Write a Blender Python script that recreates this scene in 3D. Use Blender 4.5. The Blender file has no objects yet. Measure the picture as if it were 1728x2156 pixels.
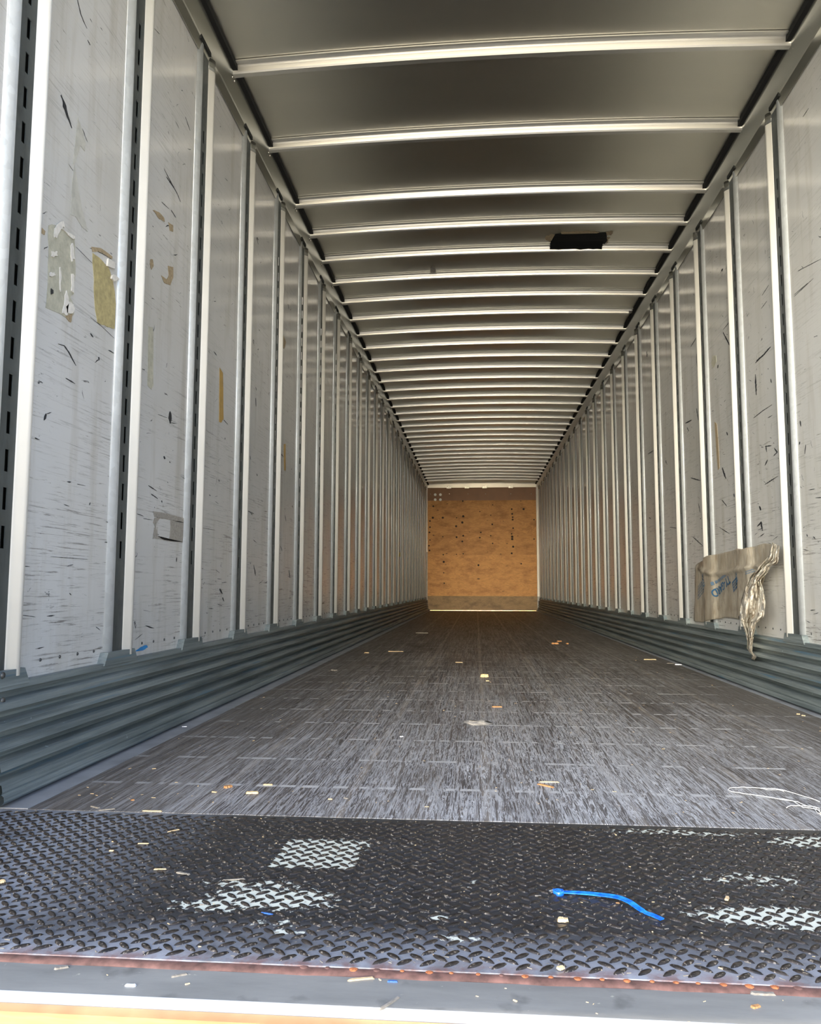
import bpy, bmesh, math, random
from mathutils import Vector, Matrix

random.seed(7)
R = random.Random(11)
sc = bpy.context.scene
COL = sc.collection

# ---------------------------------------------------------------- camera
F_PX, YAW, PITCH, ROLL, CAM_H = 1670.35, 0.0826, 0.0958, 0.0024, 0.4812
cam_d = bpy.data.cameras.new('camera')
cam = bpy.data.objects.new('camera', cam_d)
COL.objects.link(cam)
cam.location = (0, 0, CAM_H)
cam.rotation_euler = (Matrix.Rotation(YAW, 3, 'Z') @ Matrix.Rotation(math.pi / 2 + PITCH, 3, 'X') @ Matrix.Rotation(ROLL, 3, 'Z')).to_euler()
cam_d.sensor_fit = 'HORIZONTAL'
cam_d.sensor_width = 36.0
cam_d.lens = 36.0 * F_PX / 1728.0
cam_d.clip_start = 0.02
cam_d.clip_end = 500
sc.camera = cam

# ---------------------------------------------------------------- world, sun, exposure
SKY_STRENGTH = 0.36
FILL_WIDE = 7.6       # added glow lobes behind the trailer, unseen, to light walls and far end
FILL_MID = 22.0
FILL_CORE = 41.0
SUN_STRENGTH = 2.7
EXPOSURE = 0.90
w = bpy.data.worlds.new('world')
sc.world = w
w.use_nodes = True
wn, wl = w.node_tree.nodes, w.node_tree.links
wn.clear()
wo = wn.new('ShaderNodeOutputWorld')
bg = wn.new('ShaderNodeBackground')
sky = wn.new('ShaderNodeTexSky')
sky.sky_type = 'NISHITA'
sky.sun_disc = False
sky.sun_elevation = math.radians(48)
sky.sun_rotation = math.radians(-90)
sky.dust_density = 1.5
tint = wn.new('ShaderNodeMix'); tint.data_type = 'RGBA'; tint.blend_type = 'MULTIPLY'; tint.inputs['Factor'].default_value = 1.0
wl.new(sky.outputs[0], tint.inputs[6]); tint.inputs[7].default_value = (0.90, 0.97, 1.06, 1)
wl.new(tint.outputs[2], bg.inputs[0])
bg.inputs[1].default_value = SKY_STRENGTH
tcw = wn.new('ShaderNodeTexCoord')


def lobe(vec, power, strength, color):
    dt = wn.new('ShaderNodeVectorMath'); dt.operation = 'DOT_PRODUCT'
    nm = wn.new('ShaderNodeVectorMath'); nm.operation = 'NORMALIZE'
    wl.new(tcw.outputs['Generated'], nm.inputs[0])
    wl.new(nm.outputs[0], dt.inputs[0])
    dt.inputs[1].default_value = Vector(vec).normalized()
    mx = wn.new('ShaderNodeMath'); mx.operation = 'MAXIMUM'; mx.inputs[1].default_value = 0.0
    wl.new(dt.outputs['Value'], mx.inputs[0])
    pw = wn.new('ShaderNodeMath'); pw.operation = 'POWER'; pw.inputs[1].default_value = power
    wl.new(mx.outputs[0], pw.inputs[0])
    ml = wn.new('ShaderNodeMath'); ml.operation = 'MULTIPLY'; ml.inputs[1].default_value = strength
    wl.new(pw.outputs[0], ml.inputs[0])
    b = wn.new('ShaderNodeBackground')
    b.inputs[0].default_value = (*color, 1)
    wl.new(ml.outputs[0], b.inputs[1])
    return b


a1 = wn.new('ShaderNodeAddShader')
a2 = wn.new('ShaderNodeAddShader')
a3 = wn.new('ShaderNodeAddShader')
l3 = lobe((-0.10, -1, 0.06), 45, FILL_MID, (1.0, 0.87, 0.63))
l1 = lobe((-0.42, -1, 0.12), 9, FILL_WIDE, (1.0, 0.94, 0.76))
l2 = lobe((0.0, -1, 0.035), 260, FILL_CORE, (1.0, 0.80, 0.54))
wl.new(bg.outputs[0], a1.inputs[0]); wl.new(l1.outputs[0], a1.inputs[1])
wl.new(a1.outputs[0], a2.inputs[0]); wl.new(l2.outputs[0], a2.inputs[1])
wl.new(a2.outputs[0], a3.inputs[0]); wl.new(l3.outputs[0], a3.inputs[1])
wl.new(a3.outputs[0], wo.inputs[0])

sun_d = bpy.data.lights.new('sun', 'SUN')
sun_d.energy = SUN_STRENGTH
sun_d.angle = math.radians(0.6)
sun_d.color = (1.0, 0.9, 0.74)
sun = bpy.data.objects.new('sun', sun_d)
COL.objects.link(sun)
sd = Vector((0.62, 0.012, -1.0)).normalized()      # from the left, high, square across the trailer
sun.rotation_euler = sd.to_track_quat('-Z', 'Y').to_euler()

sc.view_settings.view_transform = 'Standard'
sc.view_settings.look = 'None'
sc.view_settings.exposure = EXPOSURE
sc.view_settings.gamma = 1.0
sc.view_settings.use_curve_mapping = False
sc.cycles.max_bounces = 14
sc.cycles.diffuse_bounces = 8
sc.cycles.glossy_bounces = 8
sc.cycles.sample_clamp_indirect = 6.0

# ---------------------------------------------------------------- measures of the trailer (metres)
XL, XR = -1.0917, 1.3603        # wall faces
H_EDGE, CAMBER = 2.7295, 0.028  # roof height at the walls, extra in the middle
Y_BACK = 17.32
Y_OPEN = 0.950
PITCH_Y = 0.6096
YL0, YR0 = 1.7343, 3.5182       # middle of the slotted strip of the first posts seen
Z_SCUFF = 0.272
Z_RAIL = 2.611
XM = (XL + XR) / 2


def camber(x):
    t = (x - XM) / ((XR - XL) / 2)
    return CAMBER * (1 - t * t)


# pixel of the photograph -> point on one of the trailer's planes
def ray(px, py):
    u, v = (px - 864) / F_PX, (1078 - py) / F_PX
    d = Vector((u * math.cos(ROLL) - v * math.sin(ROLL), 1.0, u * math.sin(ROLL) + v * math.cos(ROLL)))
    c, s = math.cos(PITCH), math.sin(PITCH)
    d = Vector((d.x, c * d.y - s * d.z, s * d.y + c * d.z))
    c, s = math.cos(YAW), math.sin(YAW)
    return Vector((c * d.x - s * d.y, s * d.x + c * d.y, d.z))


def on_floor(px, py, z=0.0):
    d = ray(px, py); t = (z - CAM_H) / d.z
    return Vector((d.x * t, d.y * t, z))


def on_wall(px, py, side, off=0.0):
    d = ray(px, py); x = (XL + off) if side < 0 else (XR - off)
    t = x / d.x
    return Vector((x, d.y * t, CAM_H + d.z * t))


def on_y(px, py, y):
    d = ray(px, py); t = y / d.y
    return Vector((d.x * t, y, CAM_H + d.z * t))


def on_z(px, py, z):
    d = ray(px, py); t = (z - CAM_H) / d.z
    return Vector((d.x * t, d.y * t, z))


# ---------------------------------------------------------------- mesh helpers
class MB:
    def __init__(self):
        self.v = []; self.f = []; self.m = []; self.s = []

    def add(self, vs, fs, mi=0, smooth=False):
        b = len(self.v)
        self.v += [tuple(p) for p in vs]
        for f in fs:
            self.f.append([b + i for i in f]); self.m.append(mi); self.s.append(smooth)

    def box(self, a, b, mi=0):
        x0, y0, z0 = a; x1, y1, z1 = b
        if x0 > x1: x0, x1 = x1, x0
        if y0 > y1: y0, y1 = y1, y0
        if z0 > z1: z0, z1 = z1, z0
        self.add([(x0, y0, z0), (x1, y0, z0), (x1, y1, z0), (x0, y1, z0),
                  (x0, y0, z1), (x1, y0, z1), (x1, y1, z1), (x0, y1, z1)],
                 [(0, 3, 2, 1), (4, 5, 6, 7), (0, 1, 5, 4), (1, 2, 6, 5), (2, 3, 7, 6), (3, 0, 4, 7)], mi)

    def extrude(self, prof, fn, stations, mi=0, smooth=False, closed=False, caps=False):
        """prof: list of (a,b); fn(a,b,t) -> point; stations: list of t"""
        n = len(prof); vs = []
        for t in stations:
            vs += [fn(a, b, t) for a, b in prof]
        fs = []
        rng = range(n if closed else n - 1)
        for k in range(len(stations) - 1):
            for i in rng:
                j = (i + 1) % n
                fs.append((k * n + i, k * n + j, (k + 1) * n + j, (k + 1) * n + i))
        if caps:
            fs.append(tuple(range(n))[::-1])
            fs.append(tuple((len(stations) - 1) * n + i for i in range(n)))
        self.add(vs, fs, mi, smooth)

    def tube(self, pts, r, n=6, mi=0):
        pts = [Vector(p) for p in pts]
        vs = []; fs = []
        for i, p in enumerate(pts):
            d = (pts[min(i + 1, len(pts) - 1)] - pts[max(i - 1, 0)])
            d = d.normalized() if d.length > 1e-9 else Vector((0, 1, 0))
            u = d.cross(Vector((0, 0, 1)))
            if u.length < 1e-3: u = d.cross(Vector((0, 1, 0)))
            u.normalize(); v = u.cross(d)
            rr = r(i / (len(pts) - 1)) if callable(r) else r
            for k in range(n):
                a = 2 * math.pi * k / n
                vs.append(p + (u * math.cos(a) + v * math.sin(a)) * rr)
        for i in range(len(pts) - 1):
            for k in range(n):
                j = (k + 1) % n
                fs.append((i * n + k, i * n + j, (i + 1) * n + j, (i + 1) * n + k))
        fs.append(tuple(range(n))[::-1]); fs.append(tuple((len(pts) - 1) * n + k for k in range(n)))
        self.add(vs, fs, mi, True)

    def dome(self, c, nrm, r, h, n=10, mi=0):
        nrm = Vector(nrm).normalized(); c = Vector(c)
        u = nrm.orthogonal().normalized(); v = nrm.cross(u)
        vs = []
        for rr, hh in ((1, 0), (0.85, 0.6), (0.5, 0.93)):
            for k in range(n):
                a = 2 * math.pi * k / n
                vs.append(c + (u * math.cos(a) + v * math.sin(a)) * r * rr + nrm * h * hh)
        vs.append(c + nrm * h)
        fs = []
        for q in range(2):
            for k in range(n):
                j = (k + 1) % n
                fs.append((q * n + k, q * n + j, (q + 1) * n + j, (q + 1) * n + k))
        for k in range(n):
            fs.append((2 * n + k, 2 * n + (k + 1) % n, 3 * n))
        self.add(vs, fs, mi, True)

    def build(self, name, mats, parent=None, loc=None, fix=True):
        me = bpy.data.meshes.new(name)
        off = Vector(loc) if loc is not None else Vector((0, 0, 0))
        me.from_pydata([tuple(Vector(p) - off) for p in self.v], [], self.f)
        if not isinstance(mats, (list, tuple)): mats = [mats]
        for m in mats: me.materials.append(m)
        me.polygons.foreach_set('material_index', self.m)
        me.polygons.foreach_set('use_smooth', self.s)
        if fix:
            bm = bmesh.new(); bm.from_mesh(me)
            bmesh.ops.recalc_face_normals(bm, faces=bm.faces)
            bm.to_mesh(me); bm.free()
        me.update()
        o = bpy.data.objects.new(name, me)
        COL.objects.link(o)
        o.location = off
        if parent is not None:
            o.parent = parent
            o.location = off - Vector(parent.location)
        return o


def tag(o, label=None, cat=None, group=None, kind=None):
    if label: o['label'] = label
    if cat: o['category'] = cat
    if group: o['group'] = group
    if kind: o['kind'] = kind
    return o


def struct(o, label, cat):
    o['kind'] = 'structure'; o['label'] = label; o['category'] = cat
    return o


def empty(name, loc):
    o = bpy.data.objects.new(name, None)
    COL.objects.link(o); o.location = loc; o.empty_display_size = 0.1
    return o


def copy_tree(src, loc):
    r = src.copy(); COL.objects.link(r); r.location = loc
    for ch in list(src.children):
        c = ch.copy(); COL.objects.link(c); c.parent = r
        for g in list(ch.children):
            d = g.copy(); COL.objects.link(d); d.parent = c
    return r


ONES = ['', 'first', 'second', 'third', 'fourth', 'fifth', 'sixth', 'seventh', 'eighth', 'ninth', 'tenth',
        'eleventh', 'twelfth', 'thirteenth', 'fourteenth', 'fifteenth', 'sixteenth', 'seventeenth',
        'eighteenth', 'nineteenth', 'twentieth']


def ordinal(n):
    if n <= 20: return ONES[n]
    t = {2: 'twenty', 3: 'thirty', 4: 'forty'}[n // 10]
    if n % 10 == 0: return {3: 'thirtieth', 4: 'fortieth'}[n // 10]
    return t + '-' + ONES[n % 10]


# ---------------------------------------------------------------- materials
def lin(c):
    return tuple(((v / 255) / 12.92 if v / 255 <= 0.04045 else ((v / 255 + 0.055) / 1.055) ** 2.4) for v in c)


class NT:
    def __init__(self, name):
        self.m = bpy.data.materials.new(name); self.m.use_nodes = True
        self.t = self.m.node_tree; self.n = self.t.nodes; self.l = self.t.links
        self.b = self.n['Principled BSDF']
        self.out = self.n['Material Output']
        g = self.n.new('ShaderNodeNewGeometry'); self.pos = g.outputs['Position']

    def _set(self, sock, v):
        if hasattr(v, 'links') or hasattr(v, 'is_output'): self.l.new(v, sock)
        else:
            if hasattr(sock.default_value, '__len__') and len(sock.default_value) == 4 and len(v) == 3: v = (*v, 1)
            sock.default_value = v

    def map(self, scale=(1, 1, 1), rot=(0, 0, 0), loc=(0, 0, 0), src=None):
        k = self.n.new('ShaderNodeMapping')
        self.l.new(src or self.pos, k.inputs[0])
        k.inputs['Location'].default_value = loc
        k.inputs['Rotation'].default_value = rot
        k.inputs['Scale'].default_value = scale
        return k.outputs[0]

    def noise(self, vec, scale=5, detail=4, rough=0.55, dist=0.0):
        k = self.n.new('ShaderNodeTexNoise')
        self.l.new(vec, k.inputs['Vector'])
        k.inputs['Scale'].default_value = scale; k.inputs['Detail'].default_value = detail
        k.inputs['Roughness'].default_value = rough; k.inputs['Distortion'].default_value = dist
        return k.outputs['Fac']

    def ramp(self, fac, pts):
        k = self.n.new('ShaderNodeMapRange'); k.clamp = True
        self.l.new(fac, k.inputs['Value'])
        k.inputs['From Min'].default_value = pts[0]; k.inputs['From Max'].default_value = pts[1]
        k.inputs['To Min'].default_value = pts[2] if len(pts) > 2 else 0
        k.inputs['To Max'].default_value = pts[3] if len(pts) > 2 else 1
        return k.outputs[0]

    def math(self, op, a, b=0.0, c=None):
        k = self.n.new('ShaderNodeMath'); k.operation = op
        self._set(k.inputs[0], a); self._set(k.inputs[1], b)
        if c is not None: self._set(k.inputs[2], c)
        return k.outputs[0]

    def mix(self, fac, a, b, mode='MIX'):
        k = self.n.new('ShaderNodeMix'); k.data_type = 'RGBA'; k.blend_type = mode
        self._set(k.inputs['Factor'], fac)
        self._set(k.inputs[6], a); self._set(k.inputs[7], b)
        return k.outputs[2]

    def sep(self):
        k = self.n.new('ShaderNodeSeparateXYZ'); self.l.new(self.pos, k.inputs[0]); return k.outputs

    def vor(self, vec, scale, feat='DISTANCE_TO_EDGE', rnd=1.0):
        k = self.n.new('ShaderNodeTexVoronoi'); k.feature = feat
        self.l.new(vec, k.inputs['Vector']); k.inputs['Scale'].default_value = scale
        k.inputs['Randomness'].default_value = rnd
        return k.outputs

    def bump(self, h, strength=0.3, dist=0.002):
        k = self.n.new('ShaderNodeBump')
        k.inputs['Strength'].default_value = strength; k.inputs['Distance'].default_value = dist
        self.l.new(h, k.inputs['Height'])
        self.l.new(k.outputs[0], self.b.inputs['Normal'])

    def set(self, **kw):
        for k, v in kw.items():
            self._set(self.b.inputs[k.replace('_', ' ')], v)
        return self.m


def simple(name, col, rough=0.6, metal=0.0, var=0.12, scale=40, spec=0.5):
    t = NT(name)
    n = t.noise(t.pos, scale, 5)
    c = t.mix(t.ramp(n, (0.3, 0.7)), tuple(v * (1 - var) for v in col), tuple(min(1, v * (1 + var)) for v in col))
    t.set(Base_Color=c, Roughness=rough, Metallic=metal)
    t.b.inputs['Specular IOR Level'].default_value = spec
    return t.m


def make_panel_mat():
    t = NT('white_liner')
    base = lin((206, 205, 204))
    n1 = t.noise(t.pos, 1.7, 4)
    c = t.mix(t.ramp(n1, (0.35, 0.7)), base, lin((197, 195, 191)))
    # vertical grime bands and yellow-grey stains
    n2 = t.noise(t.map((3, 6, 0.7)), 2.2, 5, 0.6)
    c = t.mix(t.ramp(n2, (0.52, 0.78, 0, 0.45)), c, lin((158, 148, 130)))
    z = t.sep()[2]
    low = t.ramp(z, (1.35, 0.35))
    # fine scuffs running lengthwise, denser low on the wall
    s1 = t.noise(t.map((1, 5, 150), (0.10, 0, 0)), 1.0, 6, 0.75, 0.4)
    msk = t.noise(t.map((1, 1.3, 3)), 2.4, 4, 0.6)
    m1 = t.math('MULTIPLY', t.ramp(s1, (0.535, 0.63)), t.ramp(msk, (0.38, 0.58)))
    m1 = t.math('MULTIPLY', m1, t.ramp(low, (0, 1, 0.28, 0.85)))
    c = t.mix(m1, c, lin((98, 92, 86)))
    # diagonal scratches
    s2 = t.noise(t.map((1, 9, 90), (0.85, 0, 0)), 1.0, 5, 0.7, 0.3)
    m2 = t.math('MULTIPLY', t.ramp(s2, (0.62, 0.67)), t.ramp(t.noise(t.pos, 3.1, 3), (0.48, 0.6)))
    c = t.mix(t.math('MULTIPLY', m2, 0.7), c, lin((120, 114, 104)))
    s3 = t.noise(t.map((1, 14, 60), (-0.5, 0, 0), (3, 1, 5)), 1.0, 5, 0.7, 0.6)
    m3 = t.math('MULTIPLY', t.ramp(s3, (0.65, 0.69)), t.ramp(t.noise(t.map(loc=(5, 2, 1)), 2.3, 3), (0.5, 0.6)))
    c = t.mix(t.math('MULTIPLY', m3, 0.8), c, lin((60, 60, 62)))
    # dark rubber specks
    s4 = t.noise(t.map((1, 20, 36), (0.3, 0, 0), (9, 4, 2)), 1.0, 3, 0.6, 0.8)
    m4 = t.math('MULTIPLY', t.ramp(s4, (0.69, 0.72)), t.ramp(t.noise(t.map(loc=(1, 7, 3)), 1.5, 3), (0.47, 0.56)))
    c = t.mix(t.math('MULTIPLY', m4, 0.85), c, lin((40, 42, 48)))
    t.set(Base_Color=c, Roughness=0.16)
    t.b.inputs['Specular IOR Level'].default_value = 0.5
    h = t.math('ADD', t.math('MULTIPLY', t.noise(t.map((1, 3, 2)), 1.6, 2), 1.0), t.math('MULTIPLY', m1, -0.02))
    t.bump(h, 0.3, 0.010)
    return t.m


def make_galv(name, col, rough=0.38, grime=0.5, dark=(60, 66, 68), metal=0.8, bump=0.15):
    t = NT(name)
    v = t.vor(t.map((1, 1, 1)), 55, 'F1')[1]
    sepc = t.n.new('ShaderNodeSeparateColor'); t.l.new(v, sepc.inputs[0])
    sp = sepc.outputs[0]
    c = t.mix(t.math('MULTIPLY', sp, 0.35), col, tuple(min(1, x * 1.35) for x in col))
    g = t.noise(t.map((4, 4, 1.2)), 3.5, 6, 0.65)
    c = t.mix(t.ramp(g, (0.5, 0.75, 0, grime)), c, lin(dark))
    t.set(Base_Color=c, Metallic=metal, Roughness=t.ramp(sp, (0, 1, rough - 0.06, rough + 0.1)))
    if bump: t.bump(t.noise(t.pos, 90, 3), bump, 0.001)
    return t.m


def make_scuff_mat():
    t = NT('scuff_steel')
    g = t.noise(t.map((8, 0.8, 22)), 2.0, 6, 0.65)
    c = t.mix(t.ramp(g, (0.35, 0.68)), lin((140, 149, 150)), lin((92, 102, 105)))
    s = t.noise(t.map((30, 1.0, 160)), 1.0, 6, 0.75, 0.3)
    c = t.mix(t.ramp(s, (0.56, 0.70, 0, 0.7)), c, lin((52, 64, 70)))
    c = t.mix(t.math('MULTIPLY', t.ramp(s, (0.40, 0.30)), 0.45), c, lin((160, 182, 190)))
    bl = t.noise(t.map((20, 1.5, 60), (0, 0, 0), (4, 2, 9)), 1.0, 4, 0.6)
    c = t.mix(t.ramp(bl, (0.60, 0.70, 0, 0.6)), c, lin((64, 116, 148)))
    rs = t.noise(t.map((20, 1.0, 90), (0, 0, 0), (1, 12, 3)), 1.0, 5, 0.7)
    c = t.mix(t.ramp(rs, (0.67, 0.73, 0, 0.6)), c, lin((92, 44, 42)))
    w_ = t.noise(t.pos, 45, 3)
    c = t.mix(t.ramp(w_, (0.72, 0.76, 0, 0.6)), c, lin((190, 205, 212)))
    t.set(Base_Color=c, Metallic=0.3, Roughness=t.ramp(s, (0.3, 0.7, 0.38, 0.6)))
    t.bump(t.math('ADD', s, g), 0.3, 0.002)
    return t.m


def make_floor_mat():
    t = NT('hardwood_floor')
    X, Y, Z = t.sep()
    # laminated strips run lengthwise
    br = t.n.new('ShaderNodeTexBrick')
    t.l.new(t.map((1, 1, 1), (0, 0, math.pi / 2)), br.inputs['Vector'])
    br.inputs['Scale'].default_value = 1.0
    br.inputs['Brick Width'].default_value = 0.9
    br.inputs['Row Height'].default_value = 0.034
    br.inputs['Mortar Size'].default_value = 0.0006
    br.inputs['Mortar Smooth'].default_value = 0.3
    br.inputs['Color1'].default_value = (*lin((78, 70, 66)), 1)
    br.inputs['Color2'].default_value = (*lin((64, 56, 53)), 1)
    br.inputs['Mortar'].default_value = (*lin((52, 46, 44)), 1)
    c = br.outputs['Color']
    g = t.noise(t.map((60, 1.6, 1)), 1.0, 7, 0.7, 0.2)
    c = t.mix(t.ramp(g, (0.45, 0.7, 0, 0.7)), c, lin((36, 31, 30)))
    bn = t.noise(t.map((7, 0.35, 1)), 1.0, 4, 0.6)
    c = t.mix(t.ramp(bn, (0.46, 0.66, 0, 0.6)), c, lin((102, 95, 88)))
    bd = t.noise(t.map((5, 0.5, 1), loc=(2, 6, 0)), 1.0, 4, 0.6)
    c = t.mix(t.ramp(bd, (0.50, 0.64, 0, 0.65)), c, lin((50, 42, 40)))
    # board seams, about 32 cm apart
    fr = t.math('FRACT', t.math('DIVIDE', t.math('ADD', X, 1.25), 0.318))
    seam = t.ramp(t.math('ABSOLUTE', t.math('SUBTRACT', fr, 0.5)), (0.455, 0.485))
    seamn = t.ramp(t.noise(t.map((3, 4, 1)), 1, 4), (0.35, 0.6, 0.1, 0.75))
    c = t.mix(t.math('MULTIPLY', seam, seamn), c, lin((142, 132, 122)))
    # worn pale wood fibre, mostly where the traffic passes
    near = t.math('MULTIPLY', t.ramp(Y, (6.0, 2.0)), t.ramp(t.math('ABSOLUTE', t.math('SUBTRACT', X, 0.22)), (1.05, 0.1, 0.25, 1)))
    wz = t.noise(t.map((3, 0.9, 1)), 1.2, 4, 0.6)
    near = t.math('MULTIPLY', near, t.ramp(wz, (0.25, 0.50)))
    f1 = t.noise(t.map((95, 4.5, 1), (0, 0, 0.02)), 1.0, 5, 0.68, 1.3)
    f2 = t.noise(t.map((120, 12, 1), (0, 0, -0.03), (5, 5, 0)), 1.0, 4, 0.7, 1.0)
    ridge = t.math('MAXIMUM', t.ramp(t.math('ABSOLUTE', t.math('SUBTRACT', f1, 0.5)), (0.034, 0.008)), t.math('MULTIPLY', t.ramp(f2, (0.53, 0.60)), 0.7))
    c = t.mix(t.math('MULTIPLY', near, 0.28), c, lin((132, 132, 136)))
    c = t.mix(t.math('MULTIPLY', ridge, t.math('MULTIPLY', near, 0.85)), c, lin((222, 224, 230)))
    # long fine drag scratches, in three directions
    def scr(ang, off, th, amt, sx=70, sy=0.7):
        s = t.noise(t.map((sx, sy, 1), (0, 0, ang), off), 1.0, 3, 0.6, 0.15)
        line = t.ramp(t.math('ABSOLUTE', t.math('SUBTRACT', s, 0.5)), (0.018, 0.006))
        k = t.ramp(t.noise(t.map((2.2, 0.8, 1), loc=off), 1.3, 3), (th, th + 0.08))
        return t.math('MULTIPLY', t.math('MULTIPLY', line, k), amt)
    far = t.ramp(Y, (11, 2.5, 0.1, 1))
    for ang, off, th, amt, sx, sy in ((0.0, (0, 0, 0), 0.40, 0.75, 60, 0.7), (0.22, (3, 5, 0), 0.46, 0.7, 46, 0.9),
                                      (-0.28, (8, 1, 0), 0.46, 0.7, 46, 0.9), (0.8, (2, 9, 0), 0.53, 0.5, 26, 1.2)):
        c = t.mix(t.math('MULTIPLY', scr(ang, off, th, amt, sx, sy), far), c, lin((172, 172, 176)))
    # short crosswise pale dashes in rows (worn finger joints)
    rowd = t.math('ABSOLUTE', t.math('SUBTRACT', t.math('FRACT', t.math('DIVIDE', t.math('SUBTRACT', Y, 1.8075), 0.305)), 0.5))
    wob = t.math('MULTIPLY', t.math('SUBTRACT', t.noise(t.map((9, 1, 1)), 1, 2), 0.5), 0.05)
    row = t.ramp(t.math('ADD', rowd, wob), (0.044, 0.022))
    dn = t.noise(t.map((26, 2, 1), loc=(4, 4, 0)), 1.0, 2, 0.5)
    dash = t.math('MULTIPLY', row, t.ramp(dn, (0.48, 0.53)))
    c = t.mix(t.math('MULTIPLY', dash, t.ramp(Y, (9, 4, 0.1, 0.9))), c, lin((186, 186, 188)))
    # dusty side lanes
    side = t.ramp(t.math('ABSOLUTE', t.math('SUBTRACT', X, 0.13)), (0.70, 1.12))
    dz = t.noise(t.map((2, 0.8, 1), loc=(7, 7, 0)), 1.6, 6)
    c = t.mix(t.math('MULTIPLY', side, t.ramp(dz, (0.3, 0.7, 0.25, 0.8))), c, lin((110, 104, 99)))
    dots = t.noise(t.pos, 130, 2)
    c = t.mix(t.ramp(dots, (0.735, 0.76, 0, 0.8)), c, lin((196, 188, 176)))
    t.set(Base_Color=c, Roughness=t.ramp(g, (0.35, 0.7, 0.36, 0.6)))
    t.b.inputs['Specular IOR Level'].default_value = 0.3
    t.bump(t.math('ADD', ridge, t.math('MULTIPLY', g, 0.6)), 0.5, 0.0016)
    return t.m


def make_roof_mat():
    t = NT('roof_aluminium')
    g = t.noise(t.map((0.6, 3, 1)), 1.4, 3)
    c = t.mix(g, lin((208, 206, 196)), lin((222, 219, 208)))
    t.set(Base_Color=c, Metallic=1.0, Roughness=0.34)
    return t.m


def make_bow_mat():
    t = NT('bow_steel')
    g = t.noise(t.map((0.5, 60, 90)), 1.0, 4, 0.6)
    c = t.mix(g, lin((205, 203, 198)), lin((226, 224, 219)))
    t.set(Base_Color=c, Metallic=0.85, Roughness=0.3)
    return t.m


def make_plate_mat():
    t = NT('tread_plate_paint')
    X, Y, Z = t.sep()
    n = t.noise(t.pos, 9, 5)
    c = t.mix(t.ramp(n, (0.35, 0.7)), lin((22, 23, 26)), lin((38, 40, 44)))
    # fine gravelly dust
    d = t.noise(t.pos, 260, 3, 0.7)
    c = t.mix(t.ramp(d, (0.60, 0.72, 0, 0.5)), c, lin((110, 108, 108)))
    sheen_n = t.noise(t.map((1, 1, 1), loc=(3, 3, 0)), 6, 6, 0.7)
    edge = t.math('MAXIMUM', t.ramp(Y, (1.19, 1.05)), t.ramp(X, (-0.50, -0.85)))  # sky sheen painted in as pale blue-grey at near and left sides
    c = t.mix(t.math('MULTIPLY', t.ramp(sheen_n, (0.22, 0.52)), t.math('ADD', t.math('MULTIPLY', edge, 0.95), 0.04)), c, lin((150, 154, 164)))
    # what is left of white paint
    best = None
    for px, py, rx, ry, amp in ((672, 1795, 0.083, 0.088, 2.6), (730, 1778, 0.09, 0.05, 0.6), (570, 1890, 0.14, 0.062, 0.95), (440, 1905, 0.09, 0.035, 0.7), (520, 1860, 0.12, 0.04, 0.5),
                                (1640, 1930, 0.17, 0.055, 1.0), (1715, 1940, 0.06, 0.05, 1.2), (1600, 1850, 0.16, 0.06, 0.4),
                                (1700, 1772, 0.10, 0.05, 0.9), (1430, 1752, 0.30, 0.028, 0.5), (1000, 1860, 0.08, 0.03, 0.22),
                                (925, 1930, 0.03, 0.012, 0.7), (960, 1975, 0.05, 0.02, 0.5), (600, 1960, 0.03, 0.02, 0.6),
                                (1160, 1870, 0.08, 0.02, 0.25), (580, 1940, 0.06, 0.025, 0.4)):
        p = on_floor(px, py)
        vm = t.n.new('ShaderNodeVectorMath'); vm.operation = 'SUBTRACT'
        t.l.new(t.pos, vm.inputs[0]); vm.inputs[1].default_value = (p.x, p.y, 0)
        vs = t.n.new('ShaderNodeVectorMath'); vs.operation = 'MULTIPLY'
        t.l.new(vm.outputs[0], vs.inputs[0]); vs.inputs[1].default_value = (1 / rx, 1 / ry, 0)
        vl = t.n.new('ShaderNodeVectorMath'); vl.operation = 'LENGTH'
        t.l.new(vs.outputs[0], vl.inputs[0])
        ln = vl.outputs['Value']
        if amp > 2:                      # this patch is squarish
            sx_ = t.n.new('ShaderNodeSeparateXYZ'); t.l.new(vs.outputs[0], sx_.inputs[0])
            ln = t.math('MAXIMUM', t.math('ABSOLUTE', sx_.outputs[0]), t.math('ABSOLUTE', sx_.outputs[1]))
        e = t.math('MULTIPLY', t.math('MAXIMUM', t.math('SUBTRACT', 1.0, ln), 0.0), amp)
        best = e if best is None else t.math('MAXIMUM', best, e)
    pn = t.noise(t.pos, 55, 5, 0.65)
    m = t.ramp(t.math('ADD', best, t.math('MULTIPLY', t.math('SUBTRACT', pn, 0.5), 1.6)), (0.30, 0.36))
    m = t.math('MULTIPLY', m, t.math('GREATER_THAN', best, 0.02))
    c = t.mix(m, c, lin((205, 208, 196)))
    # rust by the weld
    rn = t.noise(t.pos, 26, 5, 0.7)
    rr = t.math('MULTIPLY', t.ramp(Y, (1.085, 1.06)), t.ramp(rn, (0.42, 0.6)))
    c = t.mix(t.math('MULTIPLY', rr, 0.7), c, lin((110, 70, 62)))
    t.set(Base_Color=c, Roughness=t.ramp(n, (0.3, 0.7, 0.3, 0.48)))
    t.bump(t.math('ADD', d, t.math('MULTIPLY', n, 0.6)), 0.35, 0.001)
    return t.m


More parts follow.
